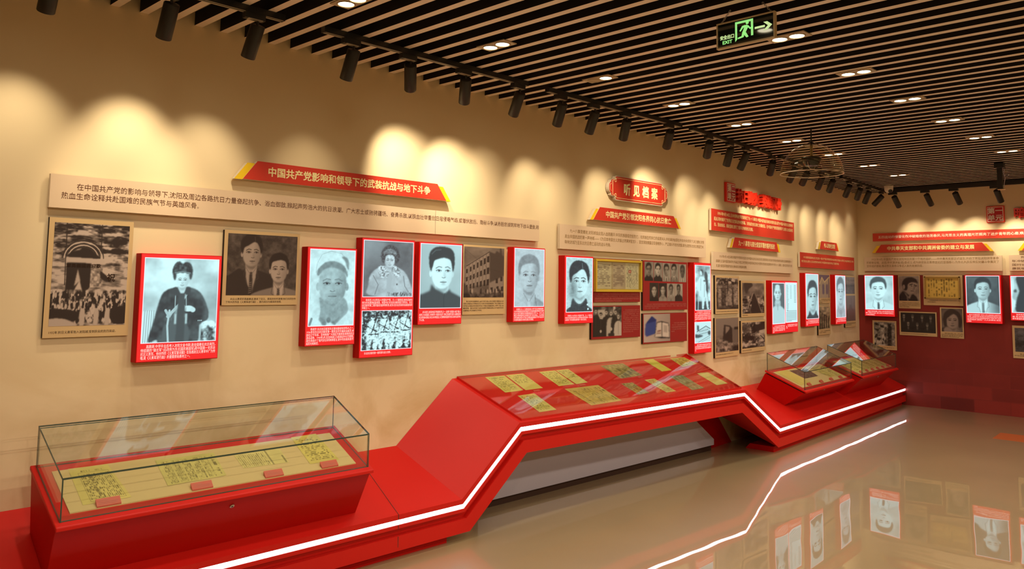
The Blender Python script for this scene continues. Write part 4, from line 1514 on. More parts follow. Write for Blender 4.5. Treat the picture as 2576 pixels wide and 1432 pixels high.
def pic_building():
    c = Canvas(102, 118, 0.52, 23)
    c.a += c.noise(5, 0.22, 4, 0.6) * 1.0
    c.poly([(0.0, 0.46), (0.07, 0.38), (0.62, 0.08), (0.64, 0.72), (0.02, 0.80)], 0.70, smooth=False)
    c.poly([(0.62, 0.08), (0.76, 0.12), (0.80, 0.06), (0.88, 0.10), (0.88, 0.0), (0.92, 0.0), (0.94, 0.14), (0.99, 0.17), (0.99, 0.56), (0.64, 0.72)], 0.30, smooth=False)
    for r in range(3):
        for k in range(7):
            t = k / 6.0
            x = 0.06 + 0.50 * t
            y0 = (0.45 - 0.27 * t) + r * (0.155 + 0.075 * t)
            c.poly([(x, y0), (x + 0.035 + 0.02 * t, y0 - 0.014), (x + 0.035 + 0.02 * t, y0 + 0.075 + 0.04 * t), (x, y0 + 0.08 + 0.04 * t)], 0.14, smooth=False, soft=0)
            if r == 0:
                c.line([(x - 0.015, y0 - 0.05), (x - 0.02, 0.80)], 0.006, 0.35)
    c.line([(0.07, 0.385), (0.62, 0.085)], 0.012, 0.25)
    c.line([(0.03, 0.62), (0.64, 0.52)], 0.006, 0.35)
    c.poly([(0.62, 0.71), (0.99, 0.56), (0.99, 0.90), (0.62, 0.90)], 0.66, smooth=False)
    for x, y in ((0.78, 0.62), (0.90, 0.58), (0.80, 0.78), (0.92, 0.78), (0.66, 0.80)):
        c.poly([(x, y), (x + 0.06, y - 0.01), (x + 0.06, y + 0.09), (x, y + 0.09)], 0.18, smooth=False, soft=0)
    for k in range(16):
        x = 0.10 + 0.85 * c.r.rand()
        c.ell(x, 0.86 + 0.03 * c.r.rand(), 0.018, 0.045, 0.2 if k % 3 else 0.8, 0.3)
    c.poly([(0.0, 0.72), (0.09, 0.80), (0.15, 0.95), (0.16, 1.0), (0.0, 1.0)], 0.32)
    c.a -= np.clip((c.Y - 0.88) / 0.1, 0, 1) * 0.5 * (0.6 + c.noise(20, 1.0, 2))
    c.line([(0.0, 0.04), (0.6, 0.42), (0.9, 0.48)], 0.003, 0.2, 0.6)
    return c


def pic_sketch():
    c = Canvas(78, 138, 0.80, 27)
    c.a += c.noise(4, 0.06, 2)
    portrait(c, 0.485, 0.47, 0.305, 0.255, skin=0.80, hair=0.46, cloth=0.55, yaw=0.18, style='short', collar='suit', shw=0.55, shy=0.84, side=1, shade=0.35, shirt=0.70, tie=0.80, brow=0.40)
    c.poly([(0.02, 1.05), (0.04, 0.90), (0.22, 0.80), (0.26, 0.72), (0.34, 0.90), (0.42, 1.05)], 0.78)
    c.a += c.noise(26, 0.10, 2)
    return c


def pic_man_dark():
    c = Canvas(76, 156, 0.80, 31)
    c.a += c.noise(30, 0.10, 2)
    portrait(c, 0.50, 0.45, 0.315, 0.265, skin=0.93, hair=0.05, cloth=0.10, yaw=0.15, style='side', collar='tunic', shw=0.56, shy=0.87, side=-1, shade=0.42, brow=0.08)
    c.ell(0.24, 0.62, 0.12, 0.16, 0.28, 0.7, amt=0.6)
    c.ell(0.80, 0.86, 0.03, 0.018, 0.95, 0.3)
    c.ell(0.82, 0.94, 0.03, 0.018, 0.95, 0.3)
    c.a += c.noise(40, 0.08, 2)
    return c


def pic_seated():
    c = Canvas(46, 125, 0.66, 35)
    c.a += c.noise(6, 0.7, 4)
    c.poly([(0.0, 0.80), (1.0, 0.80), (1.0, 1.0), (0.0, 1.0)], 0.12, smooth=False)
    c.poly([(0.60, 0.20), (0.80, 0.22), (0.80, 0.80), (0.70, 0.82)], 0.15)
    c.poly([(0.30, 0.27), (0.55, 0.26), (0.66, 0.36), (0.70, 0.52), (0.66, 0.60), (0.30, 0.62), (0.12, 0.50), (0.16, 0.38)], 0.93)
    c.poly([(0.26, 0.58), (0.66, 0.56), (0.78, 0.66), (0.84, 0.92), (0.74, 0.93), (0.64, 0.70), (0.56, 0.92), (0.44, 0.92), (0.42, 0.72), (0.26, 0.68)], 0.92)
    c.ell(0.40, 0.17, 0.085, 0.055, 0.88, 0.15)
    c.poly([(0.34, 0.12), (0.46, 0.10), (0.52, 0.16), (0.48, 0.22), (0.45, 0.15)], 0.08)
    c.ell(0.60, 0.385, 0.07, 0.045, 0.9, 0.15)
    c.poly([(0.52, 0.35), (0.62, 0.33), (0.68, 0.37), (0.60, 0.36)], 0.1)
    c.line([(0.38, 0.30), (0.36, 0.56)], 0.008, 0.6)
    c.line([(0.60, 0.43), (0.58, 0.70)], 0.008, 0.5)
    c.line([(0.24, 0.60), (0.20, 0.98)], 0.012, 0.8)
    c.ell(0.50, 0.945, 0.07, 0.018, 0.9, 0.2)
    c.ell(0.82, 0.955, 0.07, 0.018, 0.9, 0.2)
    return c


def pic_hall():
    c = Canvas(46, 56, 0.88, 37)
    c.a += 0.10 * (0.4 - c.Y)
    c.poly([(0.15, 0.46), (0.22, 0.40), (0.68, 0.22), (0.92, 0.36), (0.94, 0.62), (0.15, 0.66)], 0.80, smooth=False)
    c.line([(0.15, 0.46), (0.68, 0.22), (0.94, 0.36)], 0.03, 0.3)
    c.poly([(0.14, 0.16), (0.26, 0.18), (0.26, 0.42), (0.17, 0.44)], 0.15, smooth=False)
    for r in range(2):
        for k in range(7):
            c.ell(0.30 + k * 0.08, 0.46 - k * 0.012 + r * 0.13, 0.02, 0.025, 0.25, 0.3)
    c.poly([(0.0, 0.58), (0.25, 0.60), (0.5, 0.66), (0.3, 0.74), (0.0, 0.72)], 0.18)
    c.ell(0.88, 0.55, 0.09, 0.10, 0.2, 0.3)
    c.line([(0.1, 1.0), (0.95, 0.66)], 0.03, 0.55)
    c.line([(0.3, 1.0), (1.0, 0.74)], 0.015, 0.5)
    return c


def pic_group(n, w, h, dark=0.12, seed=40, light=True):
    """standing group, half of them in dark coats and half in light ones"""
    c = Canvas(w, h, 0.30, seed)
    c.a += c.noise(6, 0.5, 3)
    c.poly([(0.16, 0.10), (0.44, 0.10), (0.42, 0.45), (0.2, 0.4)], 0.82, smooth=False)
    c.poly([(0.70, 0.0), (0.78, 0.0), (0.78, 0.2), (0.70, 0.2)], 0.9, smooth=False)
    F = [(0.10, 0.16, 0.1), (0.27, 0.30, 0.1), (0.46, 0.20, 0.1), (0.62, 0.24, 0.84), (0.78, 0.20, 0.1), (0.88, 0.36, 0.88)]
    for x, y, v in F[:n]:
        c.poly([(x - 0.14, 1.05), (x - 0.14, y + 0.28), (x - 0.06, y + 0.14), (x + 0.06, y + 0.14), (x + 0.14, y + 0.28), (x + 0.14, 1.05)], v)
        c.ell(x, y, 0.042, 0.082, 0.85, 0.15)
        c.poly([(x - 0.048, y - 0.01), (x - 0.04, y - 0.09), (x + 0.04, y - 0.09), (x + 0.048, y - 0.01), (x + 0.03, y - 0.05), (x - 0.03, y - 0.05)], 0.55 if v > 0.5 else 0.06)
        c.line([(x - 0.022, y - 0.005), (x - 0.006, y - 0.005)], 0.016, 0.15)
        c.line([(x + 0.006, y - 0.005), (x + 0.022, y - 0.005)], 0.016, 0.15)
        c.line([(x - 0.015, y + 0.048), (x + 0.015, y + 0.048)], 0.012, 0.3)
        c.line([(x, y + 0.16), (x, 0.95)], 0.008, v + (0.15 if v < 0.5 else -0.35))
    c.ell(0.62, 0.76, 0.05, 0.06, 0.85, 0.3)
    c.ell(0.27, 0.82, 0.035, 0.05, 0.8, 0.3)
    c.poly([(0.54, 0.90), (0.72, 0.90), (0.72, 1.0), (0.54, 1.0)], 0.15)
    return c


def pic_book():
    """blue folder and an open book, in colour"""
    c = Canvas(62, 72, 0.0, 44)
    rgb = np.empty((c.h, c.w, 3))
    rgb[:] = np.array(lin(176, 158, 150)) * (0.75 + 0.4 * (1 - c.X[..., None]))
    def put(pts, col):
        m = c.pmask(pts, False, 0.6)[..., None]
        rgb[:] = rgb * (1 - m) + m * np.array(lin(*col))
    put([(0.06, 0.36), (0.30, 0.08), (0.46, 0.20), (0.46, 0.70), (0.10, 0.80), (0.05, 0.72)], (58, 72, 140))
    put([(0.12, 0.30), (0.30, 0.08), (0.46, 0.20), (0.45, 0.26), (0.10, 0.34)], (38, 48, 110))
    put([(0.40, 0.82), (0.48, 0.30), (0.66, 0.26), (0.94, 0.34), (0.98, 0.90), (0.60, 0.88)], (30, 22, 28))
    put([(0.42, 0.82), (0.50, 0.33), (0.66, 0.30), (0.67, 0.82)], (205, 190, 180))
    put([(0.69, 0.82), (0.69, 0.31), (0.92, 0.37), (0.96, 0.86)], (205, 190, 182))
    put([(0.50, 0.60), (0.64, 0.58), (0.64, 0.63), (0.50, 0.65)], (120, 60, 55))
    put([(0.48, 0.66), (0.64, 0.66), (0.64, 0.72), (0.47, 0.73)], (150, 120, 112))
    put([(0.74, 0.40), (0.88, 0.43), (0.89, 0.70), (0.74, 0.66)], (170, 155, 148))
    return rgb


def pic_lines(w, h, kind, seed, tone):
    """small scenes of the left-hand picture boards"""
    c = Canvas(w, h, 0.62, seed)
    if kind == 'pavilion':
        c.a += c.noise(5, 0.25, 3)
        c.a += np.clip((0.25 - c.Y) / 0.1, 0, 1) * c.noise(12, 1.6, 2)
        for k in range(14):
            x = 0.06 + k * 0.068
            c.poly([(x - 0.03, 0.34 + 0.06 * c.r.rand()), (x + 0.03, 0.36), (x + 0.036, 0.92), (x - 0.036, 0.92)], 0.2 if k in (3, 4, 5) or k % 5 == 0 else 0.66)
            c.ell(x, 0.32 + 0.04 * c.r.rand(), 0.022, 0.025, 0.35, 0.3)
        c.line([(0.50, 0.0), (0.50, 0.5)], 0.02, 0.15)
        c.poly([(0.2, 0.92), (1.0, 0.86), (1.0, 1.0), (0.15, 1.0)], 0.25)
        c.a += c.noise(20, 0.35, 2)
    elif kind == 'rails':
        c.a += c.noise(6, 0.3, 3)
        c.a += np.clip((c.Y - 0.4) / 0.1, 0, 1) * (c.noise(11, 1.4, 3) - 0.12)
        c.poly([(0.08, 0.02), (0.40, 0.0), (0.46, 0.10), (0.30, 0.20), (0.20, 0.34), (0.12, 0.28)], 0.25)
        c.poly([(0.45, 0.36), (0.58, 0.34), (0.86, 1.0), (0.36, 1.0)], 0.15, smooth=False)
        c.line([(0.48, 0.34), (0.26, 0.78)], 0.03, 0.72)
        c.line([(0.56, 0.34), (0.88, 1.0)], 0.02, 0.6)
    elif kind == 'ruin':
        c.a = 0.64 - 0.05 * c.Y
        c.poly([(0.0, 0.58), (0.2, 0.50), (0.5, 0.60), (1.0, 0.70), (1.0, 1.0), (0.0, 1.0)], 0.55)
        c.a += np.clip((c.Y - 0.55) / 0.1, 0, 1) * c.noise(14, 0.6, 3)
        c.poly([(0.36, 0.20), (0.62, 0.24), (0.72, 0.32), (0.72, 0.76), (0.30, 0.62)], 0.14, smooth=False)
        c.poly([(0.42, 0.24), (0.60, 0.27), (0.60, 0.34), (0.42, 0.48)], 0.66, smooth=False)
        c.poly([(0.72, 0.32), (1.0, 0.30), (1.0, 0.74), (0.76, 0.78)], 0.50, smooth=False)
        c.poly([(0.80, 0.28), (0.98, 0.28), (0.98, 0.36), (0.80, 0.36)], 0.12, smooth=False)
        c.ell(0.88, 0.92, 0.2, 0.1, 0.12, 0.5)
    elif kind == 'rubble':
        c.a = 0.55 + c.noise(8, 1.5, 4)
        c.a -= 0.1
        c.poly([(0.55, 0.14), (1.0, 0.10), (1.0, 0.30), (0.6, 0.34)], 0.15)
        for k in range(5):
            c.line([(0.08 + 0.06 * k, 0.0), (0.06 + 0.06 * k, 0.42)], 0.02, 0.4)
        c.line([(0.62, 0.50), (0.85, 0.66)], 0.04, 0.75)
        c.line([(0.80, 0.55), (0.95, 0.70)], 0.03, 0.2)
    elif kind == 'arch':
        c.a = 0.30 - 0.1 * c.Y
        c.poly([(0.0, 1.0), (0.05, 0.42), (0.26, 0.10), (0.50, 0.30), (0.95, 0.10), (1.0, 1.0)], 0.66, smooth=False)
        c.line([(0.05, 0.40), (0.26, 0.12), (0.50, 0.32), (0.95, 0.10)], 0.04, 0.85)
        for x in (0.30, 0.66):
            c.poly([(x, 0.80), (x, 0.46), (x + 0.08, 0.40), (x + 0.16, 0.46), (x + 0.16, 0.80)], 0.25)
        c.line([(0.92, 0.2), (0.92, 1.0)], 0.03, 0.3)
    elif kind == 'house':
        c.a += 0.12 - 0.1 * c.Y
        c.poly([(0.05, 0.10), (0.40, 0.30), (1.0, 0.46), (1.0, 0.92), (0.05, 1.0)], 0.42, smooth=False)
        for k in range(5):
            c.line([(0.12 + 0.18 * k, 0.2 + 0.08 * k), (0.12 + 0.18 * k, 0.95)], 0.03, 0.18)
            c.line([(0.2 + 0.18 * k, 0.3 + 0.07 * k), (0.2 + 0.18 * k, 0.9)], 0.03, 0.75)
        c.a += c.noise(10, 0.35, 2)
    elif kind == 'station':
        c.a = 0.62 - 0.1 * c.Y
        c.poly([(0.0, 0.44), (1.0, 0.42), (1.0, 0.62), (0.0, 0.62)], 0.30, smooth=False)
        c.poly([(0.0, 0.62), (1.0, 0.62), (1.0, 1.0), (0.0, 1.0)], 0.36, smooth=False)
        c.a += c.noise(10, 0.2, 2)
        c.line([(0.0, 0.44), (1.0, 0.42)], 0.03, 0.55)
        for k in range(6):
            c.ell(0.1 + 0.16 * k, 0.53, 0.03, 0.04, 0.12, 0.3)
    elif kind == 'church':
        c.a = 0.60 - 0.15 * c.Y
        c.poly([(0.12, 1.0), (0.14, 0.58), (0.34, 0.50), (0.40, 0.36), (0.60, 0.36), (0.66, 0.50), (0.90, 0.56), (0.92, 1.0)], 0.36, smooth=False)
        c.line([(0.58, 0.10), (0.58, 0.4)], 0.014, 0.35)
        for k in range(6):
            c.line([(0.2 + 0.12 * k, 0.6), (0.2 + 0.12 * k, 1.0)], 0.02, 0.15)
            c.line([(0.26 + 0.12 * k, 0.6), (0.26 + 0.12 * k, 1.0)], 0.015, 0.6)
    elif kind == 'street':
        c.a += 0.06 + c.noise(5, 0.3, 3)
        for x, y in ((0.12, 0.08), (0.10, 0.30), (0.36, 0.16)):
            c.poly([(x - 0.06, y - 0.03), (x + 0.12, y + 0.02), (x + 0.10, y + 0.09), (x - 0.02, y + 0.06)], 0.18)
        c.poly([(0.66, 0.04), (0.82, 0.06), (0.84, 1.0), (0.62, 1.0)], 0.16, smooth=False)
        c.poly([(0.50, 0.20), (0.62, 0.20), (0.60, 1.0), (0.50, 0.9)], 0.36, smooth=False)
        for k in range(22):
            x, y = 0.06 + 0.52 * c.r.rand(), 0.56 + 0.40 * c.r.rand()
            c.ell(x, y, 0.035, 0.06, 0.16 if k % 2 else 0.85, 0.3)
        c.a += c.noise(14, 0.4, 2)
    elif kind == 'gatehouse':
        c.a = 0.34 + c.noise(5, 0.2, 3)
        c.ell(0.5, 0.22, 0.45, 0.2, 0.5, 0.5)
        c.poly([(0.05, 0.5), (1.0, 0.48), (1.0, 0.9), (0.05, 0.9)], 0.2, smooth=False)
        c.a += c.noise(12, 0.3, 2)
    return colours(c, tone)


def pic_tunic_man():
    """man in a pale gown beside a page of a list"""
    c = Canvas(34, 92, 0.24, 61)
    portrait(c, 0.42, 0.26, 0.24, 0.155, skin=0.90, hair=0.75, cloth=0.78, style='none', collar='tunic', shw=0.56, shy=0.56, side=1, shade=0.22)
    c.ell(0.42, 0.10, 0.17, 0.05, 0.86, 0.3)
    return c


def pic_list():
    c = Canvas(34, 92, 0.94, 62)
    for k in range(17):
        y = 0.08 + k * 0.038
        c.line([(0.12, y), (0.22 + 0.05 * c.r.rand(), y)], 0.010, 0.45)
        if k < 12:
            c.line([(0.74, y), (0.88, y)], 0.010, 0.45)
        if k < 9:
            c.line([(0.42, y + 0.01), (0.52, y + 0.01)], 0.009, 0.55)
    for k in range(8):
        c.line([(0.14 if k == 0 else 0.06, 0.71 + k * 0.035), (0.95 if k < 7 else 0.5, 0.71 + k * 0.035)], 0.011, 0.5)
    return c


def pic_thin_face(seed, **k):
    w, h = k.pop('size')
    c = Canvas(w, h, k.pop('bg', 0.80), seed)
    c.a += c.noise(4, 0.08, 2)
    portrait(c, **k)
    return c


def pic_woman():
    c = Canvas(56, 60, 0.50, 71)
    c.a += c.noise(4, 0.12, 2)
    portrait(c, 0.52, 0.52, 0.30, 0.32, skin=0.80, hair=0.22, cloth=0.62, style='bob', collar='none', shw=0.44, shy=0.88, side=1, shade=0.12, ears=False)
    c.poly([(0.02, 0.86), (0.2, 0.80), (0.36, 0.92), (0.3, 1.05), (0.0, 1.05)], 0.25)
    c.poly([(0.14, 0.84), (0.30, 0.80), (0.52, 0.96), (0.40, 1.05), (0.12, 1.0)], 0.75)
    return c


def pic_linocut():
    c = Canvas(54, 64, 0.72, 73)
    c.a += c.noise(5, 0.2, 3)
    c.poly([(0.0, 1.02), (0.04, 0.78), (0.22, 0.62), (0.50, 0.78), (0.72, 0.74), (0.88, 1.02)], 0.08)
    c.poly([(0.30, 0.30), (0.46, 0.20), (0.80, 0.24), (0.88, 0.36), (0.82, 0.55), (0.66, 0.70), (0.52, 0.72), (0.34, 0.60), (0.24, 0.52)], 0.76)
    c.poly([(0.20, 0.50), (0.18, 0.26), (0.34, 0.10), (0.60, 0.06), (0.84, 0.14), (0.92, 0.30), (0.80, 0.26), (0.58, 0.26), (0.44, 0.34), (0.42, 0.50), (0.34, 0.58)], 0.08)
    c.ell(0.25, 0.44, 0.06, 0.09, 0.72, 0.2)
    c.line([(0.54, 0.36), (0.66, 0.33)], 0.03, 0.1)
    c.line([(0.74, 0.36), (0.86, 0.40)], 0.03, 0.1)
    c.ell(0.62, 0.40, 0.03, 0.016, 0.1, 0.3)
    c.ell(0.79, 0.43, 0.03, 0.016, 0.1, 0.3)
    c.line([(0.72, 0.42), (0.76, 0.52), (0.68, 0.53)], 0.012, 0.25)
    c.line([(0.58, 0.60), (0.72, 0.60)], 0.018, 0.15)
    c.poly([(0.22, 0.62), (0.36, 0.72), (0.46, 0.84), (0.50, 0.76), (0.62, 0.74), (0.52, 0.92), (0.40, 0.86)], 0.7, smooth=False)
    c.poly([(0.36, 0.86), (0.44, 0.82), (0.46, 1.0), (0.40, 1.0)], 0.55, smooth=False)
    return c


def pic_seven():
    c = Canvas(90, 54, 0.10, 75)
    c.a += c.noise(8, 0.05, 2)
    for x, y in ((0.10, 0.22), (0.35, 0.20), (0.62, 0.22), (0.86, 0.24), (0.22, 0.60), (0.48, 0.60), (0.76, 0.60)):
        c.poly([(x - 0.10, y + 0.5), (x - 0.09, y + 0.24), (x, y + 0.16), (x + 0.09, y + 0.24), (x + 0.10, y + 0.5)], 0.14)
        c.poly([(x - 0.025, y + 0.12), (x + 0.025, y + 0.12), (x, y + 0.30)], 0.55, smooth=False)
        c.ell(x, y, 0.032, 0.10, 0.68, 0.2)
        c.ell(x, y - 0.08, 0.036, 0.045, 0.3 if x > 0.3 else 0.6, 0.3)
        c.line([(x - 0.018, y - 0.01), (x + 0.018, y - 0.01)], 0.03, 0.25)
        c.line([(x - 0.01, y + 0.055), (x + 0.01, y + 0.055)], 0.02, 0.3)
    return c


def pic_dark_suit():
    c = Canvas(88, 96, 0.13, 77)
    c.a += c.noise(4, 0.10, 3) + 0.10 * (1 - c.Y)
    portrait(c, 0.50, 0.37, 0.215, 0.225, skin=0.80, hair=0.10, cloth=0.78, yaw=0.15, style='short', collar='suit', shw=0.50, shy=0.70, side=1, shade=0.40, shirt=0.92, tie=0.35)
    c.ell(0.95, 0.85, 0.2, 0.3, 0.2, 0.8, amt=0.8)
    return c


def pic_white_suit():
    c = Canvas(76, 90, 0.80, 79)
    c.a += c.noise(4, 0.2, 3)
    portrait(c, 0.47, 0.40, 0.255, 0.25, skin=0.97, hair=0.20, cloth=0.88, yaw=-0.1, style='short', collar='suit', shw=0.56, shy=0.76, side=-1, shade=0.12, shirt=0.97, tie=0.18)
    return c


def pic_profile():
    c = Canvas(60, 90, 0.70, 81)
    c.a += c.noise(4, 0.3, 3)
    c.poly([(0.0, 0.40), (0.08, 0.0), (0.12, 0.3), (0.05, 0.6), (0.16, 0.7), (0.05, 0.98), (0.0, 1.0)], 0.95)
    c.poly([(0.22, 0.0), (1.0, 0.0), (1.0, 0.95), (0.3, 0.98), (0.14, 0.92), (0.20, 0.6), (0.28, 0.4)], 0.10)
    c.poly([(0.10, 0.40), (0.18, 0.36), (0.2, 0.44), (0.12, 0.44)], 0.2)
    return c


def paper(w, h, kind, seed, base=(214, 196, 122), ink=(70, 58, 36)):
    """yellowed sheet with columns of print or rows of handwriting"""
    c = Canvas(w, h, 1.0, seed)
    a = np.zeros((c.h, c.w))
    r = c.r
    X, Y = c.X, c.Y
    if kind == 'blank':
        pass
    elif kind in ('columns', 'dense'):
        n = 11 if kind == 'columns' else 20
        for k in range(n):
            x0 = 0.08 + 0.84 * k / n
            t = ((X > x0) & (X < x0 + 0.84 / n * 0.62))
            g = c.noise(h / 4.0, 1.6, 1, 0.02) + 0.28
            lo, hi = 0.06 + (0.10 * r.rand() if r.rand() < 0.3 else 0), 0.95 - (0.3 * r.rand() if r.rand() < 0.25 else 0)
            a = np.maximum(a, t * np.clip(g * 1.8, 0, 1) * (Y > lo) * (Y < hi))
    elif kind in ('rows', 'script'):
        n = 15
        for k in range(n):
            y0 = 0.10 + 0.82 * k / n
            t = ((Y > y0) & (Y < y0 + 0.82 / n * 0.55))
            g = c.noise(3, 1.7, 1, w / 7.0) + 0.30
            a = np.maximum(a, t * np.clip(g * 1.8, 0, 1) * (X > 0.10) * (X < 0.9 - 0.3 * r.rand() * (r.rand() < 0.3)))
    elif kind == 'boxed':
        b = ((X > 0.18) & (X < 0.92) & (Y > 0.16) & (Y < 0.94))
        i = ((X > 0.19) & (X < 0.91) & (Y > 0.168) & (Y < 0.932))
        a = (b & ~i) * 0.8
        for k in range(17):
            x0 = 0.21 + 0.69 * k / 17
            t = ((X > x0) & (X < x0 + 0.026))
            g = c.noise(h / 4.0, 1.6, 1, 0.02) + 0.30
            a = np.maximum(a, t * np.clip(g * 1.8, 0, 1) * (Y > 0.21) * (Y < 0.90))
        a = np.maximum(a, ((abs(X - 0.42) < 0.03) & (Y > 0.28) & (Y < 0.80)) * np.clip(c.noise(22, 2.0, 1) + 0.5, 0, 1))
        a = np.maximum(a, ((Y > 0.10) & (Y < 0.14) & (X > 0.25) & (X < 0.8)) * np.clip(c.noise(4, 2.2, 1, 12) + 0.2, 0, 1))
    elif kind == 'ruled':
        for k in range(14):
            x0 = 0.04 + 0.58 * k / 14
            a = np.maximum(a, ((X > x0) & (X < x0 + 0.018) & (Y > 0.08) & (Y < 0.95)) * np.clip(c.noise(h / 4.0, 1.2, 1, 0.02) + 0.5, 0, 1))
        a = np.maximum(a, np.exp(-((X - 0.66) / 0.016) ** 2))
        a = np.maximum(a, ((X > 0.93) & (X < 0.97) & (Y > 0.45) & (Y < 0.95)) * 0.8)
    elif kind == 'grey':
        a = np.clip(0.55 + c.noise(10, 1.3, 3), 0, 1)
    elif kind == 'clip':
        for k in range(30):
            x0 = 0.05 + 0.80 * k / 30
            gap = 0.0 if k % 6 else 1.0
            a = np.maximum(a, ((X > x0) & (X < x0 + 0.018) & (Y > 0.10) & (Y < 0.95)) * np.clip(c.noise(h / 3.5, 1.5, 1, 0.02) + 0.45 - gap, 0, 1))
        a = np.maximum(a, ((X > 0.89) & (X < 0.945) & (Y > 0.10) & (Y < 0.9)) * np.clip(c.noise(20, 2.4, 1) + 0.35, 0, 1))
    a = c.blur(a, 0)
    base_, ink_ = np.array(lin(*base)), np.array(lin(*ink))
    st = (1 + c.noise(3, 0.16, 3))[..., None]
    return (base_ * (1 - a[..., None] * 0.72) + ink_ * a[..., None] * 0.72) * st
IT = {  # wall, depth, left, right, bottom, top of every wall panel in metres, measured along its wall
    'A1': ('A', 0.035, 1.206, 4.663, 1.935, 2.097),
    'A2red': ('A', 0.045, 2.222, 3.651, 2.171, 2.281),
    'A3': ('A', 0.04, 5.616, 6.353, 2.347, 2.547),
    'A5': ('A', 0.035, 4.905, 7.11, 1.888, 2.087),
    'A6': ('C', 0.03, 1.052, 1.276, 2.503, 2.712),
    'A7': ('C', 0.06, 1.281, 2.469, 2.525, 2.658),
    'A8': ('C', 0.035, 0.678, 2.915, 2.177, 2.4),
    'A10': ('C', 0.035, 0.715, 2.857, 1.776, 1.96),
    'A12': ('C', 0.035, 3.093, 5.197, 1.863, 2.048),
    'P1': ('A', 0.02, 1.218, 1.609, 1.314, 1.889),
    'L1': ('A', 0.065, 1.636, 2.069, 1.177, 1.731),
    'P2': ('A', 0.02, 2.099, 2.571, 1.461, 1.879),
    'L2': ('A', 0.065, 2.598, 2.951, 1.215, 1.806),
    'L3': ('A', 0.065, 2.985, 3.41, 1.126, 1.88),
    'L4': ('A', 0.065, 3.445, 3.838, 1.32, 1.876),
    'P3': ('A', 0.02, 3.883, 4.314, 1.379, 1.877),
    'L5': ('A', 0.065, 4.348, 4.702, 1.317, 1.879),
    'L6': ('A', 0.065, 4.932, 5.299, 1.29, 1.836),
    'F1': ('A', 0.05, 5.355, 6.015, 1.546, 1.822),
    'R1': ('A', 0.02, 5.361, 6.019, 1.458, 1.537),
    'R2': ('A', 0.02, 5.331, 6.021, 1.151, 1.428),
    'R3': ('A', 0.02, 6.063, 6.795, 1.381, 1.832),
    'R4': ('A', 0.02, 6.064, 6.784, 1.083, 1.353),
    'L7': ('C', 0.065, 0.236, 0.602, 0.956, 1.836),
    'P4': ('C', 0.02, 0.784, 1.357, 1.326, 1.719),
    'P5': ('C', 0.02, 1.402, 2.04, 1.279, 1.673),
    'P6': ('C', 0.02, 0.772, 1.344, 0.88, 1.284),
    'P7': ('C', 0.02, 1.392, 2.044, 0.897, 1.24),
    'P8': ('C', 0.02, 3.785, 4.211, 1.409, 1.788),
    'P9': ('C', 0.02, 3.739, 4.196, 0.997, 1.373),
    'P10': ('C', 0.02, 4.796, 5.264, 1.063, 1.788),
    'L8': ('C', 0.065, 2.119, 2.914, 1.075, 1.685),
    'L9': ('C', 0.065, 3.163, 3.649, 1.124, 1.792),
    'L10': ('C', 0.065, 4.263, 4.701, 1.121, 1.789),
    'L11': ('B', 0.1, -0.312, 0.107, 1.216, 1.805),
    'L12': ('B', 0.1, 1.009, 1.438, 1.175, 1.808),
    'L13': ('B', 0.1, 1.532, 1.891, 1.227, 1.806),
    'P12': ('B', 0.02, 0.133, 0.423, 1.339, 1.802),
    'F2': ('B', 0.02, 0.464, 0.962, 1.392, 1.805),
    'P13': ('B', 0.02, -0.237, 0.093, 0.746, 1.156),
    'P14': ('B', 0.02, 0.134, 0.625, 0.965, 1.297),
    'P15': ('B', 0.02, 0.667, 0.957, 0.956, 1.367),
    'P16': ('B', 0.02, 1.524, 1.85, 0.745, 1.161),
    'B1': ('B', 0.03, 1.278, 1.489, 2.499, 2.717),
    'B3': ('B', 0.035, -0.197, 1.69, 2.291, 2.406),
    'B5': ('B', 0.035, -0.324, 1.442, 1.863, 2.064),
}
FOOT = 0.0006


def base(key, name, label, cat, group=None):
    w, t, x0, x1, z0, z1 = IT[key]
    lift = 0.0082 if w == 'B' and z1 < 1.81 else 0.0
    th = thing(name, label, cat, w, x0, -lift - 0.0004, z0, group)
    return th, x1 - x0, z1 - z0, t - lift


def cap(th, W, H, y, lines, fx0, fx1, c0, pitch, ch, m, indent=2, cols=None, bold=0.0, name='caption', res=1):
    """caption lines: c0, pitch and ch are fractions of the panel height, c0 = centre of the first line from the top"""
    return lettering(th, lines, W * fx0, W * fx1, H * (1 - c0 + ch * 0.5), H * pitch, H * ch, m, y, indent=indent, cols=cols, bold=bold, name=name, res=res)


def lightbox(key, label, pics, caps):
    th, W, H, t = base(key, 'lightbox', label, 'lightbox', 'red backlit photo boxes')
    M = Mesh()
    M.box(0, W, -t, 0, 0, H)
    M.build('housing', M_redside, th, bevel=0.003)
    M = Mesh()
    M.box(0.004, W - 0.004, -t - 0.0012, -t - 0.0002, 0.004, H - 0.004)
    M.build('face_panel', M_redlit, th)
    for rgb, fx0, fx1, a, b in pics:
        picture(th, rgb, W * fx0, W * fx1, H * (1 - b), H * (1 - a), -t - 0.0018, P_lit, border=np.array((0.92, 0.84, 0.90)))
    for lines, fx0, fx1, c0, pitch, ch in caps:
        cap(th, W, H, -t - 0.0020, lines, fx0, fx1, c0, pitch, ch, M_white_lit)
    return th


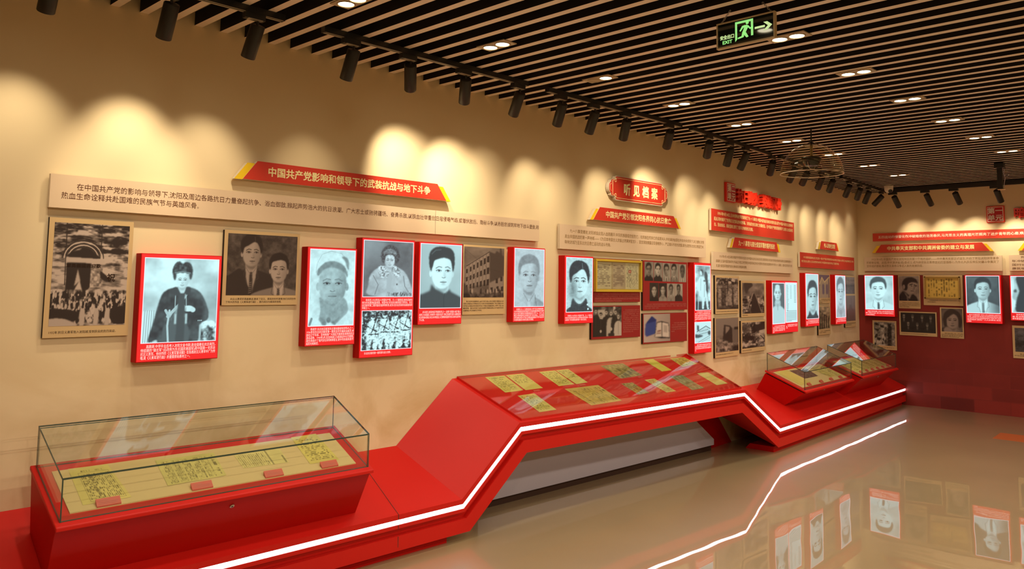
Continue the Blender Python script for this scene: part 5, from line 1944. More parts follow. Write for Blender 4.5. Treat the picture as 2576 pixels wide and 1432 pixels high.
def board(key, label, rgb, fx0, fx1, a, b, lines=(), c0=0.95, pitch=0.03, ch=0.022, group='tan mounted photo boards', face=None, ink=None, cfx=(0.04, 0.96), indent=2, cat='photo board'):
    th, W, H, t = base(key, 'photo_board', label, cat, group)
    M = Mesh()
    M.box(0, W, -t, 0, 0, H, 1, [1, 1, 0, 1, 1, 1])
    M.build('backing', [face or M_tan, M_dark], th)
    if rgb is not None:
        picture(th, rgb, W * fx0, W * fx1, H * (1 - b), H * (1 - a), -t - 0.0008, P_print)
    if lines:
        cap(th, W, H, -t - 0.0008, list(lines), cfx[0], cfx[1], c0, pitch, ch, ink or M_ink2, indent=indent)
    return th, W, H, t


# ------------------------------------------------------------------ long wall, picture panels from left to right
gate_board, gW, gH, gt = board('P1', 'tall tan board with a crowd before an arched city gate, leftmost of the wall', colours(pic_gate(), SEPIA), 0.06, 0.95, 0.04, 0.905,
      ['1932年,抗日义勇军攻入沈阳城,受到民众的热烈欢迎。'], 0.957, 0.03, 0.026, indent=0, cfx=(0.06, 0.90))
for txt, a, b, c_, h_ in (('軍勇義國救迎歡', 0.215, 0.62, 0.388, 0.036), ('祝', 0.70, 0.80, 0.475, 0.075)):
    lettering(gate_board, [txt + '|'], gW * a, gW * b, gH * (1 - c_) + gH * h_ * 0.2, 0.1, gH * h_, M_ink2, -gt - 0.0014, indent=0, bold=0.015, name='banner_writing')
lightbox('L1', 'red lightbox of a soldier in fur hat and long dark coat', [(colours(pic_soldier(), COOL), 0.045, 0.962, 0.037, 0.828)],
         [(['高鹏振,中学毕业后考入沈阳文会书院,是全国著名抗日英烈。|', '他组建的“镇北军”(后改称为东北国民救国军)是中国第一支民众|', '抗日义勇军。他创作的《义勇军誓词歌》在各路抗日义勇军中广为传|', '唱,是《义勇军进行曲》的重要原始素材之一。'], 0.05, 0.96, 0.858, 0.034, 0.034)])
board('P2', 'tan board with a sepia double portrait of two men in suits', colours(pic_two_men(), SEPIA), 0.045, 0.965, 0.042, 0.868,
      ['抗日义勇军的英雄事迹,激发了田汉、聂耳的创作激情,他们共同创作|', '了伟大的作品《义勇军进行曲》。图为田汉与聂耳的合照。'], 0.918, 0.040, 0.032, cfx=(0.045, 0.97))
lightbox('L2', 'red lightbox with a close-up face in a pale cap with a dark band', [(colours(pic_cap(), COOL), 0.05, 0.965, 0.02, 0.802)],
         [(['杨靖宇,东北抗日联军的主要创建者和领导人之一。|', '1936年任东北抗日联军第一路军总司令兼政治委员,率|', '部在辽宁东部、吉林南部广大地区开展艰苦卓绝的抗日|', '游击战争。1940年2月,在吉林濛江与敌激战中壮烈牺牲,|', '用生命践行了誓死抗日的铮铮誓言,是中华民族英勇不|', '屈的光辉典范。'], 0.03, 0.975, 0.830, 0.0285, 0.0285)])
lightbox('L3', 'tall red lightbox, man in fur hat and coat above a group of fighters', [(colours(pic_fur(), GREY), 0.03, 0.97, 0.018, 0.497), (colours(pic_fighters(), COOL), 0.03, 0.97, 0.607, 0.940)],
         [(['赵尚志,1925年加入中国共产党。九一八事变后,他先后被任|', '命为中共满洲省委常委、军委书记,东北抗日联军第三军军长、东北|', '抗日联军第二路军副总指挥等职务,是东北抗日武装的创建者和领|', '导者之一。'], 0.03, 0.97, 0.521, 0.0222, 0.0222), (['东北抗日联军第一路军部分战士合影。'], 0.03, 0.60, 0.962, 0.022, 0.0215)])
lightbox('L4', 'red lightbox of a pale-faced man in a dark high-collared jacket', [(colours(pic_collar(), COOL), 0.03, 0.975, 0.018, 0.805)],
         [(['巩天民,沈阳地区早期党员之一,沈阳“爱国小组”核心|', '成员,与梁国仁共称为“南梁北巩”的红色银行家,长期坚持|', '在沈阳从事反对日本帝国主义侵略和国民党反动统治的地|', '下斗争。'], 0.03, 0.975, 0.848, 0.0318, 0.030)])
board('P3', 'tan board with a sepia photograph of a three-storey corner building', colours(pic_building(), SEPIA), 0.02, 0.955, 0.028, 0.755,
      ['抗日战争全面爆发后,以巩天民为核心的志诚银行情报站扎根|', '沈阳,在情报站为党制定对日斗争方针和政策提供了有力依据,也为|', '世界反法西斯战争的胜利作出了贡献,在隐蔽战线上书写了核心动|', '魄的传奇。图为中共地下组织志诚银行情报站遗址,位于沈阳市沈河|', '区朝阳街25号,原建筑已不存在。'], 0.812, 0.0325, 0.026, cfx=(0.02, 0.955))
lightbox('L5', 'red lightbox of a faint grey drawn portrait, man in suit and tie', [(colours(pic_sketch(), GREY), 0.03, 0.97, 0.015, 0.80)],
         [(['赵福元,九一八事变后加入地下反日情报组织。|', '1935年被组织派到苏联学习无线电通信等技术,回来|', '后正式成为国际反帝情报组成员,代号“46、5040”,从|', '事反对情报组织在沈阳建立地下反日电台。1943年被|', '日军逮捕,他坚贞不屈,在威胁逼迫面前宁死不屈日军|', '737部队细菌杀人罪恶证据,壮烈牺牲。'], 0.03, 0.97, 0.828, 0.0282, 0.0275)])
lightbox('L6', 'red lightbox of a man with swept black hair, left of the yellow document frame', [(colours(pic_man_dark(), COOL), 0.05, 0.97, 0.024, 0.833)],
         [(['张善志,1925年加入中国共产党。九一八事变后,|', '时任中共满洲省委书记,起草组织发表首第一时间反|', '对起草了中共满洲省委的第一份抗日宣言。'], 0.03, 0.97, 0.883, 0.030, 0.028)])
IT['R1'] = ('A', 0.02, 5.361, 6.019, 1.458, 1.829)
th, W, H, t = board('R1', 'dark red caption board behind and below the yellow document frame', None, 0, 0, 0, 0, ['九一八事变爆发后,中共满洲省委在沈阳召开紧急会议,连夜起草宣言|', '《为日本帝国主义武装占领满洲宣言》,第一时间揭露日本帝国主义的侵略|', '阴谋和罪行,这是世界上第一份反法西斯侵略的宣言,是中国共产党人发出|', '的向世界宣告抗日救国的号召,产生深远影响。'], 0.815, 0.052, 0.046,
                    'dark red printed boards', M_crimson, M_pink_ink, (0.03, 0.97), cat='text board')
w, t, x0, x1, z0, z1 = IT['F1']
th = thing('framed_newspaper', 'shallow yellow frame with a yellowed newspaper sheet under glass', 'framed document', 'A', x0, -0.0206, z0)
W, H, T = x1 - x0, z1 - z0, t - 0.0205
M = Mesh()
fw = 0.018
for a, b, c, d in ((0, W, 0, fw), (0, W, H - fw, H), (0, fw, fw, H - fw), (W - fw, W, fw, H - fw)):
    M.box(a, b, -T, 0, c, d)
M.build('frame', M_goldframe, th, bevel=0.002)
M = Mesh()
M.box(fw, W - fw, -0.006, 0, fw, H - fw)
M.build('mount', M_goldframe, th)


def newspaper():
    w, h = 112, 74
    L = paper(40, h, 'rows', 91, (205, 190, 160), (80, 60, 62))
    Mi = paper(36, h, 'rows', 92, (190, 170, 146), (96, 70, 72))
    Rr = paper(36, h, 'dense', 93, (210, 198, 166), (78, 70, 60))
    out = np.concatenate([L, Mi, Rr], 1)
    out[:, 39:43] = np.array(lin(180, 160, 130))
    out[20:28, 84:91] = np.array(lin(170, 40, 40))
    out[22:26, 86:89] = np.array(lin(215, 180, 160))
    return out


picture(th, newspaper(), 0.026, W - 0.026, 0.024, H - 0.024, -0.0068, P_paper, 'newspaper_sheet')
M = Mesh()
M.box(fw, W - fw, -T + 0.008, -T + 0.011, fw, H - fw)
M.build('glass_pane', M_glass, th)

board('R2', 'dark red board with a group photo and text column, below the yellow frame', colours(pic_group(6, 80, 76), MONO), 0.03, 0.60, 0.03, 0.93,
      ['中共满洲省委主要负责|', '人,在沈阳领导抗日斗争|', '中做出了重要贡献。他们|', '深入工厂、学校和农村,|', '发动群众,组织工人罢工|', '、学生罢课、建立党领导|', '的抗日武装。在白色恐怖|', '的环境中坚持斗争,前赴|', '后继,为民族独立和人民|', '解放事业作出历史性贡献|', ',他们的名字与功绩永远|', '铭刻在人民心中。'],
      0.145, 0.0615, 0.046, 'dark red printed boards', M_crimson, M_pink_ink, (0.635, 0.975), indent=1.5)
th, W, H, t = board('R3', 'dark red board with nine small portraits in two rows', None, 0, 0, 0, 0,
                    ['“沈阳九君子”冒着生命危险秘密搜集日本发动九一八事变和建立伪满洲国的罪证,汇编成册,|', '提交国际联盟调查团,向国际社会揭露日本侵略真相。九人为:巩天民、刘仲宜、张查理、毕天民、李宝实、|', '于光元、张韵泠、邵信普、刘仲明。'], 0.880, 0.038, 0.030, 'dark red printed boards', M_crimson, M_pink_ink, (0.035, 0.97))
N9 = [dict(fx=.46, fy=.40, fw=.27, fh=.24, skin=.62, hair=.10, cloth=.10, collar='tunic', side=1, shade=.5, glasses=True, bg=.60), dict(fx=.48, fy=.38, fw=.27, fh=.24, skin=.86, hair=.08, cloth=.12, yaw=.5, collar='tunic', shade=.15, bg=.62),
      dict(fx=.48, fy=.40, fw=.28, fh=.25, skin=.66, hair=.14, cloth=.62, collar='suit', side=-1, shade=.5, bg=.70), dict(fx=.42, fy=.36, fw=.27, fh=.24, skin=.74, hair=.10, cloth=.5, yaw=-.3, collar='suit', shade=.4, bg=.66),
      dict(fx=.5, fy=.42, fw=.27, fh=.26, skin=.42, hair=.22, cloth=.72, collar='suit', shade=.3, bg=.72), dict(fx=.50, fy=.42, fw=.24, fh=.24, skin=.82, hair=.12, cloth=.10, collar='tunic', shade=.3, bg=.18),
      dict(fx=.5, fy=.38, fw=.24, fh=.23, skin=.82, hair=.10, cloth=.66, collar='tunic', shade=.3, bg=.14), dict(fx=.5, fy=.36, fw=.22, fh=.22, skin=.60, hair=.2, cloth=.62, yaw=.4, collar='suit', shade=.5, bg=.72), dict(fx=.46, fy=.34, fw=.21, fh=.21, skin=.52, hair=.16, cloth=.13, collar='tunic', shade=.4, bg=.76)]
N9B = [(.035, .225, .027, .41), (.234, .418, .032, .413), (.424, .603, .036, .416), (.61, .788, .041, .419), (.795, .97, .045, .422), (.143, .336, .447, .815), (.342, .519, .45, .817), (.524, .704, .455, .82), (.708, .883, .457, .822)]
for k, (d, bx) in enumerate(zip(N9, N9B)):
    d = dict(d)
    rgb = colours(pic_thin_face(100 + k, size=(30, 52), **d), MONO)
    picture(th, rgb, W * bx[0], W * bx[1], H * (1 - bx[3]), H * (1 - bx[2]), -t - 0.0008, P_print, 'portrait_photo')
board('R4', 'dark red board with a blue folder and open book, lowest right of the yellow frame', pic_book(), 0.015, 0.60, 0.025, 0.955,
      ['“沈阳九君子”搜集整理的|', '《TRUTH》汇编及蓝色缎面封套|', ',向国际联盟调查团提交的第|', '一手证据,书中列举了日本侵|', '略真相。'], 0.35, 0.072, 0.052, 'dark red printed boards', M_crimson, M_pink_ink, (0.63, 0.97))
lightbox('L7', 'narrow tall red lightbox, seated figure with child above a long hall', [(colours(pic_seated(), COOL), 0.05, 0.96, 0.027, 0.53), (colours(pic_hall(), COOL), 0.02, 0.97, 0.655, 0.887)],
         [(['1919年在奉天第一平民学校与孩子合影|', '的共产党员,从事革命活动。|', '他参与创建沈阳党的早期组织,任中共|', '奉天支部书记,从事工人运动,为党组织|', '发展作出重要贡献,是奉天第一批党员|', '之一。'], 0.04, 0.96, 0.546, 0.0198, 0.0175), (['图为早期中共党组织活动的旧址,|', '奉天基督教青年会会馆,建于1925年。|', '青年会是当时革命活动的重要场|', '所。'], 0.04, 0.96, 0.907, 0.0195, 0.0175)])
board('P4', 'tan board with a line of people before a pavilion, upper left of the four', pic_lines(62, 92, 'pavilion', 111, SEPIA), 0.045, 0.955, 0.055, 0.885, ['日本关东军在柳条湖附近爆破现场附近制造假现场。'], 0.945, 0.03, 0.028, indent=0)
board('P5', 'tan board with wrecked railway track, upper right of the four', pic_lines(62, 90, 'rails', 112, SEPIA), 0.05, 0.96, 0.06, 0.905, ['被炸毁的路轨。'], 0.952, 0.03, 0.028, indent=0, cfx=(0.05, 0.3))
board('P6', 'tan board with a dark ruined block house, lower left of the four', pic_lines(62, 92, 'ruin', 113, SEPIA), 0.035, 0.965, 0.012, 0.868, ['被日本侵略军炮火摧毁的北大营东卡子门。'], 0.925, 0.03, 0.028, indent=0, cfx=(0.04, 0.78))
board('P7', 'tan board with heaped battlefield rubble, lower right of the four', pic_lines(62, 76, 'rubble', 114, SEPIA), 0.045, 0.965, 0.06, 0.868, ['被日军占领的北大营营房。'], 0.935, 0.03, 0.030, indent=0, cfx=(0.05, 0.45))
lightbox('L8', 'red lightbox split between a man in a pale gown and a printed list', [(colours(pic_tunic_man(), COOL), 0.02, 0.492, 0.040, 0.822), (colours(pic_list(), COOL), 0.508, 0.975, 0.030, 0.808)],
         [(['1931年9月18日夜,中国守军的将领|', '在北大营奋起自卫还击日军,|', '打响抗战第一枪,成为抗日战争|', '起点,奏响抗日救国的第一声,|', '枪声。'], 0.03, 0.48, 0.858, 0.0285, 0.025), (['北大营官兵奋起抵抗,打响抗战|', '第一枪,毙伤日军二十四人,|', '名录。'], 0.52, 0.97, 0.850, 0.0285, 0.025)])
lightbox('L9', 'red lightbox of a bushy-haired young man, left of the purple and yellow arch picture', [(colours(pic_thin_face(121, size=(38, 120), bg=.80, fx=.52, fy=.52, fw=.33, fh=.26, skin=.82, hair=.12, cloth=.12, style='short', collar='tunic', yaw=.1, shade=.35, shw=.56, shy=.88), COOL), 0.05, 0.97, 0.014, 0.862)],
         [(['1929年6月来到沈阳任中共满洲省|', '委书记,领导整顿各级党的组织,|', '发动工人运动,推动东北革命斗争|', '开展。'], 0.05, 0.95, 0.885, 0.026, 0.022)])
pg = pic_lines(34, 70, 'arch', 115, ((0.10, 0.06, 0.16), (0.80, 0.62, 0.30)))
board('P8', 'small tan board with a purple and yellow picture of arched windows', pg, 0.03, 0.94, 0.02, 0.82, ['中共满洲省委旧址,位于沈阳市|', '和平区福安里三号|', '今沈阳市。'], 0.87, 0.05, 0.036)
board('P9', 'small tan board with a slanting colonnaded house, low beside the bushy-haired portrait', pic_lines(34, 66, 'house', 116, ((0.03, 0.02, 0.012), (0.62, 0.46, 0.30))), 0.03, 0.96, 0.03, 0.80, ['奉天纱厂,中共满洲省委领导|', '工人罢工斗争的旧址。'], 0.87, 0.05, 0.036)
lightbox('L10', 'narrow red lightbox of a short-haired man in pale collar, nearest the room corner', [(colours(pic_thin_face(122, size=(30, 120), bg=.84, fx=.50, fy=.40, fw=.32, fh=.25, skin=.80, hair=.30, cloth=.66, style='short', collar='tunic', yaw=.05, shade=.25, shw=.56, shy=.76, brow=.3), GREY), 0.04, 0.97, 0.015, 0.868)],
         [(['1930年来到沈阳任中共满洲省委|', '书记,领导组织工人,|', '学生运动,传播革命思|', '想。'], 0.05, 0.95, 0.888, 0.026, 0.022)])
th, W, H, t = board('P10', 'narrow tan board with two pale pictures, last before the room corner', pic_lines(32, 46, 'station', 117, ((0.10, 0.07, 0.07), (0.56, 0.45, 0.42))), 0.04, 0.94, 0.03, 0.355, ['皇姑屯车站和奉天驿旧影,当年|', '开展革命活动的地点。'], 0.925, 0.03, 0.022)
picture(th, pic_lines(32, 60, 'church', 118, ((0.10, 0.055, 0.055), (0.56, 0.43, 0.40))), W * 0.06, W * 0.96, H * 0.12, H * 0.61, -t - 0.0008, P_print)

# ------------------------------------------------------------------ end wall, picture panels
lightbox('L11', 'red lightbox of a man in white suit and dark tie on the end wall', [(colours(pic_white_suit(), COOL), 0.03, 0.965, 0.018, 0.840)],
         [(['任国桢,中共奉天支部第一任书记,1925年9月在奉天建立党支部,|', '翻译《苏俄的文艺论战》,领导工人罢工斗争,积极宣传马克思主义,|', '1931年在太原英勇就义。'], 0.04, 0.96, 0.880, 0.042, 0.036)])
board('P12', 'tan board with a bold black and white portrait of a man looking down', colours(pic_linocut(), SEPIA), 0.03, 0.965, 0.02, 0.77, ['吴晓天,中共奉天支部成员,|', '五卅运动后,积极参与反帝爱国运|', '动,发展党员,壮大党的队伍,后|', '来在斗争中牺牲。'], 0.825, 0.043, 0.034)
th, W, H, t = board('F2', 'tan board carrying a framed yellow manuscript on the end wall', None, 0, 0, 0, 0, ['中共满洲省临委党员第一次代表大会通过的《我们在满洲的政治任务》决议案|', '会议文件手稿影印件。'], 0.835, 0.055, 0.040, cfx=(0.10, 0.93))
M = Mesh()
fx0, fx1, fz0, fz1 = 0.035 * W, 0.935 * W, H * 0.22, H * 0.955
for a, b, c, d in ((fx0, fx1, fz0, fz0 + 0.016), (fx0, fx1, fz1 - 0.016, fz1), (fx0, fx0 + 0.016, fz0, fz1), (fx1 - 0.016, fx1, fz0, fz1)):
    M.box(a, b, -t - 0.018, -t, c, d)
M.build('frame', M_woodframe, th)
picture(th, paper(80, 50, 'columns', 131, (214, 178, 92), (96, 76, 44)), fx0 + 0.016, fx1 - 0.016, fz0 + 0.016, fz1 - 0.016, -t - 0.004, P_paper, 'manuscript')
lightbox('L12', 'red lightbox of a young man in pale suit on a dark ground', [(colours(pic_dark_suit(), COOL), 0.03, 0.955, 0.016, 0.795)],
         [(['陈为人,中共满洲省委第一任书记,1927年10月来到奉天,主持召开东北|', '地区第一次党员代表大会,建立中共满洲省临时委员会,开展|', '工人运动和农民运动,在极其艰苦的条件下坚持斗争,为发展|', '党的组织,团结广大人民群众,后在|', '上海病逝。'], 0.04, 0.96, 0.828, 0.034, 0.028)])
lightbox('L13', 'red lightbox with a dark profile, cut by the right edge', [(colours(pic_profile(), COOL), 0.04, 0.96, 0.02, 0.83)], [(['张学良的老师,南开大学创办|', '者,在沈阳发表演讲,激发|', '青年爱国热情。'], 0.05, 0.95, 0.87, 0.045, 0.038)])
board('P13', 'tan board with a street scene of hanging banners, partly behind the far case', pic_lines(56, 70, 'street', 141, MONO), 0.06, 0.935, 0.05, 0.86, ['五卅运动期间的奉天街头。'], 0.93, 0.03, 0.03, indent=0)
board('P14', 'wide tan board with a dark photograph of seven seated and standing people', colours(pic_seven(), MONO), 0.04, 0.965, 0.05, 0.865, ['中共满洲省委机关工作人员和当时青年学生的合影(1928年)。'], 0.93, 0.04, 0.034, indent=0, cfx=(0.05, 0.80))
board('P15', 'tan board with a portrait of a young woman with bobbed hair', colours(pic_woman(), SEPIA), 0.06, 0.955, 0.035, 0.79, ['韩幽桐,女,早期|', '党员,在沈阳从事妇女运动和学|', '生运动,宣传进步思想,|', '在奉天女子师范学校任教。'], 0.845, 0.040, 0.032)
board('P16', 'tan board with a dark gatehouse picture at the right edge, low on the red', pic_lines(50, 60, 'gatehouse', 142, ((0.03, 0.022, 0.02), (0.36, 0.34, 0.40))), 0.08, 0.94, 0.07, 0.80, ['奉天省立第一师范|', '学校旧影。'], 0.87, 0.05, 0.036)


# ------------------------------------------------------------------ text boards
def text_board(key, label, lines, centres, ch, face, edge, ink, fx0, fx1, cols=None, indent=2, bold=0.0, right=None):
    if right:
        w_, t_, a_, b_, c_, d_ = IT[key]
        IT[key] = (w_, t_, a_, right, c_, d_)
    th, W, H, t = base(key, 'text_board', label, 'text board', 'raised text boards')
    M = Mesh()
    M.box(0, W, -t, -0.012, 0, H, 1, [1, 1, 0, 1, 1, 1])
    M.build('panel', [face, edge], th)
    M = Mesh()
    M.box(0.06, W - 0.06, -0.012, 0, 0.03, H - 0.03)
    M.build('mounting_batten', edge, th)
    pitch = (centres[-1] - centres[0]) / max(1, len(centres) - 1) if len(centres) > 1 else 0.1
    lettering(th, lines, fx0, W - fx1, H * (1 - centres[0]) + ch * 0.5 * H, pitch * H, ch * H, ink, -t - 0.0008, indent=indent, cols=cols, bold=bold)
    return th, W, H, t


th, W, H, t = text_board('A1', 'very long beige text board above the left half of the picture row', ['在中国共产党的影响与领导下,沈阳及周边各路抗日力量奋起抗争、浴血御敌,掀起声势浩大的抗日浪潮。广大志士或驰骋疆场、奋勇杀敌,以铁血壮举重创日寇侵略气焰;或潜伏敌后、隐秘斗争,以赤胆忠诚筑牢地下战斗堡垒,用|', '热血生命诠释共赴国难的民族气节与英雄风骨。'], (0.335, 0.62), 0.22, M_beige, M_beige_edge, M_ink, 0.05, 0.01)
M = Mesh()
M.box(2.40, 2.402, -t - 0.0004, -t, 0, H)
M.build('panel_joint', M_dark, th)
text_board('A5', 'beige text board below the first short red title, right half of the long wall', ['九一八事变爆发,沈阳城自此陷入血雨腥风,中华民族面临空前危亡。在民族生死存亡的紧要关头,中共满洲省委在中共中央领导下,次日便在沈阳|', '发出中国抗战的第一声呐喊——《为日本帝国主义武装占领满洲宣言》。宣言深刻揭露日军侵略野心、严正痛斥不抵抗政策,率先点燃东北抗日救国烈火,|', '吹响沈城乃至东北抗日救亡运动的战斗号角。'], (0.25, 0.48, 0.71), 0.17, M_beige, M_beige_edge, M_gold_ink, 0.06, 0.035)
text_board('A8', 'slanting-looking bright red text board under the raised red letters', ['1931年9月18日,日本侵略者悍然发动了九一八事变,中国人民由此奋起局部抗战,成为中国人民抗日战争的|', '起点,同时揭开了世界反法西斯战争的序幕。沈阳成为抗日救亡的最前沿。在中国共产党的坚强领导下,沈阳儿女挺身而|', '出、浴血奋战、勇赴国难,谱写了感天动地的抗日壮歌。'], (0.18, 0.44, 0.71), 0.185, M_redboard, M_beige_edge, M_cream_ink, 0.06, 0.045, bold=0.012)
text_board('A10', 'beige text board above the four tan picture boards', ['1931年9月18日深夜,根据不平等条约驻扎在中国东北的日本关东军,按照预定计划自行炸毁沈阳柳条湖附近南满铁路的一|', '段路轨,反诬中国军队所为,并以此为借口突然袭击中国军队驻地北大营和沈阳城,制造震惊中外的九一八事变。面对日军的武力进|', '攻,部分爱国军警誓死抵抗,奏响抗日救国的战歌。'], (0.235, 0.515, 0.77), 0.175, M_beige, M_beige_edge, M_gold_ink, 0.06, 0.03)
text_board('A12', 'red text board beside the room corner, under the smallest title', ['中共满洲省委成立后,先后有一批共产党的早期领导人在沈阳工作战斗,领导工人运动和抗日斗争,|', '他们在白山黑水之间点燃革命火种,为中国革命的胜利作出了重要贡献。'], (0.32, 0.59), 0.17, M_redboard, M_beige_edge, M_cream_ink, 0.05, 0.03, indent=1.5)
text_board('B3', 'long red one-line text strip high on the end wall', ['五四运动的惊雷化作冲破暗夜的浩荡春风,马克思主义的真理光芒照亮了进步青年的心扉,唤醒了沉睡的中华大地,沈阳的革命之火|'], (0.5,), 0.38, M_redboard, M_beige_edge, M_white_ink, 0.075, 0.05, indent=0, bold=0.01, right=2.50)
text_board('B5', 'beige text board on the end wall under the red title', ['1925年9月,中国共产党在沈阳地区的第一个地方组织——中共奉天支部正式诞生,开启了党在沈阳领导革命|', '的崭新征程。此后,中共满洲省(临)委成立,成为统领东北革命运动的坚强核心,为东北人民反帝反封建斗争奠定了|', '坚实组织基础,推动东北革命斗争迈入新的发展阶段。'], (0.175, 0.41, 0.65), 0.19, M_beige, M_beige_edge, M_gold_ink, 0.03, 0.035)
IT['B7'] = ('B', 0.035, 1.523, 2.70, 1.864, 2.066)
text_board('B7', 'beige text board cut by the right edge of the view', ['觉醒之光照亮沈城青年,他们走上街头,投身爱|', '年冲破黑暗、追求光明,以青春之我掀起救亡图存爱|', '国行动,他们在党的领导下组织起来,不断壮大发|', '展筑牢根基,成为革命洪流中的先锋力量。'], (0.14, 0.38, 0.62, 0.86), 0.17, M_beige, M_beige_edge, M_ink, 0.03, 0.03)


# ------------------------------------------------------------------ winged titles
def title(fr, pts, label, text, tx0, tx1, ch, wing=True):
    """pts: (top-left, top-right, bottom-right, bottom-left) of the red plate, then the outer bottom tips of the yellow ends"""
    (ax, az), (bx, bz), (cx, cz), (dx, dz), lx, rx = pts
    zt, zb = (az + bz) / 2, (cz + dz) / 2
    th = thing('title_plate', label, 'title plate', fr, dx, -0.0004, zb, 'red title plates with yellow ends')
    P = lambda x, z: (x - dx, z - zb)
    M = Mesh()
    M.prism([P(dx, zb), P(cx, zb), P(bx, zt), P(ax, zt)], -0.045, -0.010, 0, 1)
    M.build('plate', [M_redboard, M_beige_edge], th)
    k = 0.86
    for s, (x_b, x_t, tip) in enumerate(((dx, ax, lx), (cx, bx, rx))):
        dxx = tip - x_b
        xt = x_b + (x_t - x_b) * k
        e = 0.0015 if s else -0.0015
        p = [P(x_b + e, zb - 0.003), P(tip, zb - 0.003), P(xt + dxx * 0.95, zb + (zt - zb) * k), P(xt + e, zb + (zt - zb) * k)]
        if s == 0:
            p = [p[1], p[0], p[3], p[2]]
        M = Mesh()
        M.prism(p, -0.042, -0.010, 0, 1)
        M.build('end_wing', [M_yellow, M_beige_edge], th)
    M = Mesh()
    M.box(ax - dx, bx - dx, -0.010, 0, 0.015, zt - zb - 0.015)
    M.build('mounting_batten', M_beige_edge, th)
    lettering(th, [text + '|'], tx0 - dx, tx1 - dx, (zt - zb) * 0.52 + ch * 0.47, 0.1, ch, M_cream_ink, -0.0460, indent=0, bold=0.022, res=2)
    return th


title('A', ((2.265, 2.283), (3.609, 2.279), (3.693, 2.170), (2.179, 2.171), 2.128, 3.736), 'longest red title plate with yellow ends, over the long beige board', '中国共产党影响和领导下的武装抗战与地下斗争', 2.330, 3.545, 0.058)
title('A', ((5.408, 2.262), (6.524, 2.259), (6.613, 2.147), (5.320, 2.152), 5.281, 6.654), 'red title plate with yellow ends just below the ornate plaque', '中国共产党引领沈阳各界同心抗日救亡', 5.485, 6.48, 0.060)
title('C', ((1.205, 2.134), (2.339, 2.128), (2.397, 2.009), (1.138, 2.031), 1.088, 2.46), 'red title plate with yellow ends under the bright red text board', '九一八事变与部分爱国军警的誓死抵抗', 1.295, 2.28, 0.062)
title('C', ((3.829, 2.219), (4.43, 2.223), (4.497, 2.112), (3.769, 2.116), 3.716, 4.53), 'smallest red title plate with yellow ends, near the room corner', '伟人足迹在沈阳', 3.93, 4.355, 0.062)
title('B', ((-0.08, 2.24), (1.219, 2.24), (1.309, 2.127), (-0.161, 2.124), -0.212, 1.351), 'red title plate with yellow ends on the end wall', '中共奉天支部和中共满洲省委的建立与发展', 0.0, 1.125, 0.062)
title('B', ((1.755, 2.24), (2.75, 2.24), (2.84, 2.127), (1.675, 2.125), 1.627, 2.89), 'title plate of which only a yellow end shows at the right edge', '星火燎原的革命力量', 1.95, 2.60, 0.062)

# ------------------------------------------------------------------ ornate plaque
pq = thing('ornate_plaque', 'ornate red plaque with scrolled cream border and four large characters', 'plaque', 'A', 5.616, -0.0004, 2.347)
pw, ph = 0.737, 0.200


def plaque_outline(g):
    """outline grown by g"""
    half = []
    r = 0.020
    for a in range(5):
        t = math.pi / 2 * a / 4
        half.append((-g - 0.0 + r - r * math.sin(t) + 0.012, ph + g - r + r * math.cos(t)))
    half += [(0.012 - g - 0.0, ph * 0.86 + g * 0.4), (-0.022, ph * 0.86 + g * 0.5), (-0.047 - g * 0.5, ph * 0.82 + g * 0.4), (-0.047 - g * 0.6, ph * 0.76)]
    for a in range(9):
        t = math.pi * a / 8
        half.append((-0.047 - g * 0.6 - (0.030 + g * 0.3) * math.sin(t), ph * 0.5 + ph * 0.24 * math.cos(t) * (1 + g * 3)))
    half += [(-0.047 - g * 0.6, ph * 0.24), (-0.047 - g * 0.5, ph * 0.18 - g * 0.4), (-0.022, ph * 0.14 - g * 0.5), (0.012 - g, ph * 0.14 - g * 0.4)]
    for a in range(5):
        t = math.pi / 2 * a / 4
        half.append((-g + r - r * math.cos(t) + 0.012, -g + r - r * math.sin(t)))
    right = [(pw - x, z) for x, z in reversed(half)]
    return half + right


M = Mesh()
o_ = plaque_outline(0.007)
M.prism(o_[::-1], -0.040, -0.006)
M.build('backing', M_beige_edge, pq)
M = Mesh()
o_ = plaque_outline(0.0)
M.prism(o_[::-1], -0.0425, -0.0401)
M.build('face', M_redboard, pq)
M = Mesh()
M.box(0.08, pw - 0.08, -0.006, 0, 0.03, ph - 0.03)
M.build('mounting_batten', M_beige_edge, pq)
M = Mesh()
g1 = 0.013
for za in (g1, ph - g1):
    M.tube([(0.040, -0.0432, za), (pw - 0.040, -0.0432, za)], 0.0022, 6)
for sx in (0, 1):
    X_ = lambda v: v if sx == 0 else pw - v
    M.tube([(X_(-0.030), -0.0432, ph * 0.20), (X_(-0.030), -0.0432, ph * 0.80)], 0.0022, 6)
    M.tube([(X_(-0.050 - 0.016 * math.sin(math.pi * a / 8)), -0.0432, ph * 0.5 + ph * 0.16 * math.cos(math.pi * a / 8)) for a in range(9)], 0.0018, 6)
    for sz in (0, 1):
        Z_ = lambda v: v if sz == 0 else ph - v
        M.tube([(X_(0.040), -0.0432, Z_(g1)), (X_(0.020), -0.0432, Z_(g1 + 0.003)), (X_(0.012), -0.0432, Z_(g1 + 0.012)), (X_(0.010), -0.0432, Z_(g1 + 0.018))], 0.0022, 6)
        M.tube([(X_(-0.030), -0.0432, Z_(ph * 0.20))] + [(X_(0.010 + 0.013 * math.cos(a)), -0.0432, Z_(ph * 0.245 - 0.016 + 0.016 * math.sin(a))) for a in [math.pi * 1.1 - k * math.pi / 5 for k in range(9)]], 0.0024, 6)
M.build('scroll_border', M_cream_ink, pq, smooth=True)
